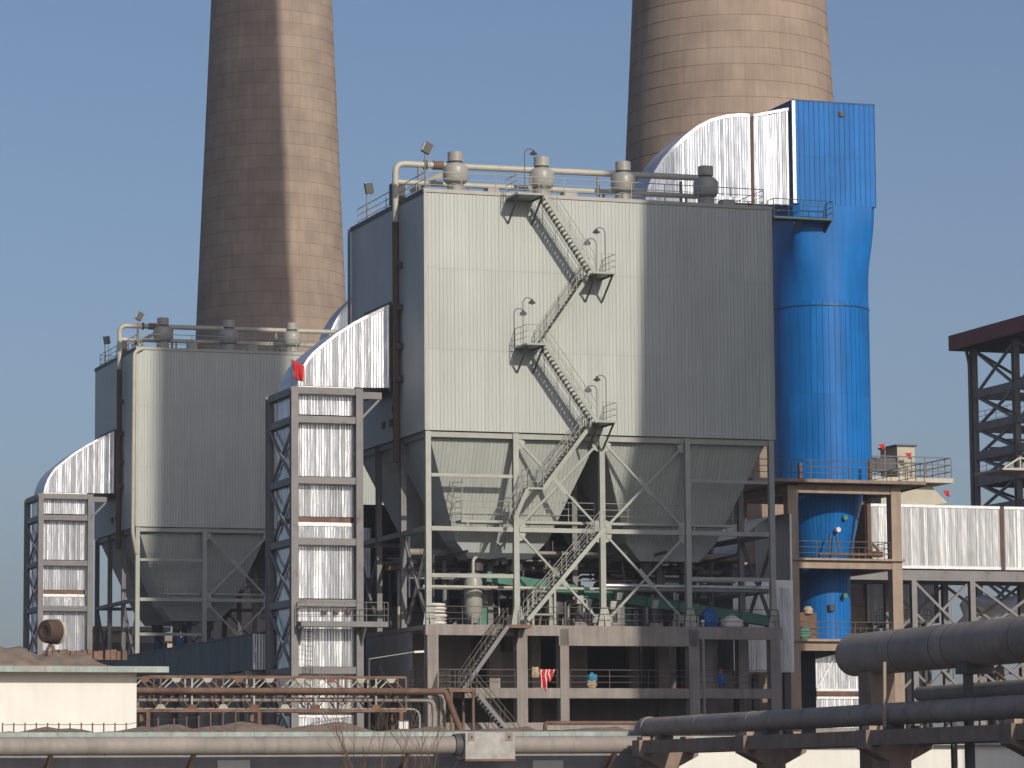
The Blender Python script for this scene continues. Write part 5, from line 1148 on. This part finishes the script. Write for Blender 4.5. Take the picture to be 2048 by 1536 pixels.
# ------------------------------------------------------------------ right foreground: pipes on a concrete trestle
def right_pipes():
    c = at(1305, 1454, 'y', -41.0); xp, zp = c.x, c.z; R_ = .45
    t = thing('brown_pipe', 'long brown pipe on concrete piers running towards the viewer', 'pipe', (xp, -70, 0))
    ys = [-41+.35]+[-41-i*6.1 for i in range(1, 13)]
    for a, b in zip(ys[:-1], ys[1:]):
        tube('pipe_section', t, 'pipe_brown', [(xp, a, zp), (xp, b+.015, zp)], R_, 32); tube('joint_band', t, 'pipe_brown', [(xp, b+.06, zp), (xp, b-.05, zp)], R_+.014, 32)
    tube('elbow', t, 'pipe_brown', [(xp, -40.7, zp), (xp, -39.95, zp), (xp, -39.95, zp-1.3)], R_+.05, 28, bend=.6)
    tube('drop', t, 'pipe_brown', [(xp, -39.95, zp-1.2), (xp, -39.95, .05)], R_, 28)
    # big pipe above
    e = at(1688, 1311, 'y', -61.0); xb, zb = e.x+.3, e.z; R2 = at(1790, 1262, 'y', -64).z-at(1790, 1360, 'y', -64).z; R2 = R2/2*.88
    b = thing('big_pipe', 'very thick dark brown pipe with a domed end above the brown pipe', 'pipe', (xb, -80, 0))
    dome = lathe('domed_end', b, 'pipe_brown', (0, 0, 0), [(.05, -.42), (R2*.45, -.4), (R2*.75, -.32), (R2*.92, -.17), (R2, 0), (R2, .05)], 40); dome.matrix_basis = Matrix.Translation((xb, -61.4, zb)) @ Matrix.Rotation(RAD(90), 4, 'X'); WM[dome.name] = dome.matrix_basis
    yb = [-61.4, -66.5, -70.2, -71.3, -77, -84, -91, -98, -105]
    for a, q in zip(yb[:-1], yb[1:]):
        tube('pipe_section', b, 'pipe_brown', [(xb, a, zb), (xb, q+.015, zb)], R2, 40); tube('joint_band', b, 'rust_dark', [(xb, q+.03, zb), (xb, q-.02, zb)], R2+.006, 40)
    for y in (-63.5, -82, -97): span('pier', b, 'concrete_brown', (xb-.55, y-.6, 0), (xb+.55, y+.6, zb-R2*.85))
    for y in (-72.5, -90): span('saddle', b, 'steel_dark', (xb-.6, y-.5, zb-R2-.28), (xb+.6, y+.5, zb-R2*.8)); bar('saddle_leg', b, 'steel_dark', (xb-.3, y, zb-R2-.2), (xb-.3, y, 0), .3)
    # piers and beams under the brown pipe
    q = thing('pipe_trestle', 'brown concrete trestle of hammerhead piers and beams under the brown pipe', 'trestle', (xp, -70, 0)); m = 'concrete_brown'; zc = zp-R_-.2
    for k, y in enumerate((-42.6, -55.0, -67.5, -80.0, -92.5)):
        span('pier', q, m, (xp-.5, y-.45, 0), (xp+.5, y+.45, zc-1.25))
        prism('pier_head', q, m, [(xp-.5, y-.46, zc-1.25), (xp+.5, y-.46, zc-1.25), (xp+1.5, y-.46, zc-.75), (xp+1.5, y-.46, zc), (xp-1.5, y-.46, zc), (xp-1.5, y-.46, zc-.75)], (0, .92, 0))
        span('saddle', q, 'steel_dark', (xp-.3, y-.3, zc), (xp+.3, y+.3, zc+.26)); span('bearing', q, 'concrete_tan', (xp-1.3, y-.35, zc), (xp-.9, y+.35, zc+.16))
        span('bearing', q, 'concrete_tan', (xp+.9, y-.35, zc), (xp+1.3, y+.35, zc+.16))
    for a, b_ in zip((-42.6, -55.0, -67.5, -80.0), (-55.0, -67.5, -80.0, -92.5)):
        for dx in (-1.1, 1.1): span('beam', q, m, (xp+dx-.2, b_+.47, zc-.62), (xp+dx+.2, a-.47, zc-.02))
        for yk in (.33, .66): y = a+(b_-a)*yk; span('cross_beam', q, 'concrete_tan', (xp-.9, y-.15, zc-.5), (xp+.9, y+.15, zc-.1))
    bar('pipe_strut', q, 'concrete_tan', (xp-.6, -67.8, zc+.1), (xp-.55, -67.8, zb-R2*.6), .12)
    # second thinner pipes behind the big pipe
    for k, (dx, dz, r, mm, lab) in enumerate(((1.9, .3, .3, 'pipe_grey', 'grey-brown pipe half hidden behind the thick domed pipe'), (2.6, -.35, .2, 'silver_dull', 'dull silver pipe low behind the thick domed pipe'))):
        o = thing('back_pipe', lab, 'pipe', (xp+dx, -80, 0)); tube('pipe_section', o, mm, [(xp+dx, -66, zp+.55+dz), (xp+dx, -105, zp+.55+dz)], r, 20)
        for y in (-69, -82, -95): bar('stand', o, 'steel_dark', (xp+dx, y, 0), (xp+dx, y, zp+.55+dz-r*.6), .2)
    # valve bracket between pipes
    v = thing('pipe_hanger', 'dark bent steel hanger between the thick domed pipe and the brown pipe', 'hanger', (xb+.9, -74, zp)); tube('arm', v, 'rust', [(xb+.5, -71.5, zb-R2+.1), (xb+1.0, -72.5, zb-R2-.25), (xb+1.2, -75.5, zp-.2), (xb+1.2, -75.5, .2)], .07, 8, bend=.3)
    # white building behind
    yw = -34.0; a, d = at(1330, 1500, 'y', yw), at(2110, 1500, 'y', yw); zt = at(1420, 1472, 'y', yw).z
    w_ = thing('white_shed', 'long low white shed with a pale green roof edge behind the brown concrete trestle', 'building', ((a.x+d.x)/2, yw+4, 0))
    span('wall', w_, 'white_wall', (a.x, yw, 0), (d.x, yw+9, zt-.5)); n = 22; s = (d.x-a.x)/n
    for i in range(n): span('fascia', w_, 'teal_paint', (a.x+i*s, yw-.45, zt-.5), (a.x+(i+1)*s-.012, yw-.3, zt))
    span('roof_slab', w_, 'concrete', (a.x, yw-.3, zt-.49), (d.x, yw+9.3, zt-.02))
    for i in range(6): x = a.x+1.3+i*(d.x-a.x)/6; span('window', w_, 'steel_dark', (x, yw-.06, 1.1), (x+1.2, yw-.005, 2.5))
right_pipes()
pl = at(1411, 1410, 'y', -6.0); l1 = thing('thin_pole', 'thin pale pole standing in front of the shaded end of the concrete deck', 'pole', (pl.x, -6, 0)); bar('pole', l1, 'concrete', (pl.x, -6, 0), (pl.x-.1, -6, at(1409, 1245, 'y', -6).z), .16, shape='cyl12'); bar('pole_cap', l1, 'white_wall', (pl.x-.1, -6, at(1409, 1245, 'y', -6).z), (pl.x-.1, -6, at(1409, 1240, 'y', -6).z), .2, shape='cyl12')
sl_ = thing('street_lamp', 'slim lamp arm with a pale head reaching over from beside the steel tower', 'street lamp', (-2.2, -2, 0))
a_ = at(738, 1318, 'y', -2); b_ = at(828, 1304, 'y', -2); bar('mast', sl_, 'steel_dark', (a_.x, -2, 0), (a_.x, -2, a_.z), .14, shape='cyl'); bar('arm', sl_, 'rail', (a_.x, -2, a_.z), b_, .06, shape='cyl'); bar('lamp_head', sl_, 'white_wall', b_, b_+Vector((.6, 0, .03)), .16, .12)

# bare shrub in the foreground
def shrub(px, y, h, seed, label):
    rnd = random.Random(seed); b = at(px, 1560, 'y', y); base = Vector((b.x, y, 0)); t = thing('bare_shrub', label, 'shrub', base, 'leafless shrubs in front of the grey pipe')
    def grow(p, d, L, r, depth):
        pts = [p]; 
        for k in range(4): d = (d+Vector((rnd.uniform(-.12, .12), rnd.uniform(-.12, .12), rnd.uniform(-.02, .1)))).normalized(); pts.append(pts[-1]+d*L/4)
        tube('branch', t, 'twig', pts, r, 5, bend=.02, cap=False)
        if depth:
            for k in range(3): q = pts[rnd.randint(1, 4)]; grow(q, (d+Vector((rnd.uniform(-.8, .8), rnd.uniform(-.5, .5), rnd.uniform(0, .4)))).normalized(), L*.6, r*.6, depth-1)
    for k in range(5): grow(base, Vector((rnd.uniform(-.45, .45), rnd.uniform(-.3, .3), 1)).normalized(), h, .02, 2)
shrub(740, -48, 3.9, 1, 'leafless twiggy shrub in front of the grey pipe below the tower'); shrub(840, -48, 3.6, 2, 'leafless twiggy shrub beside the steel junction box')
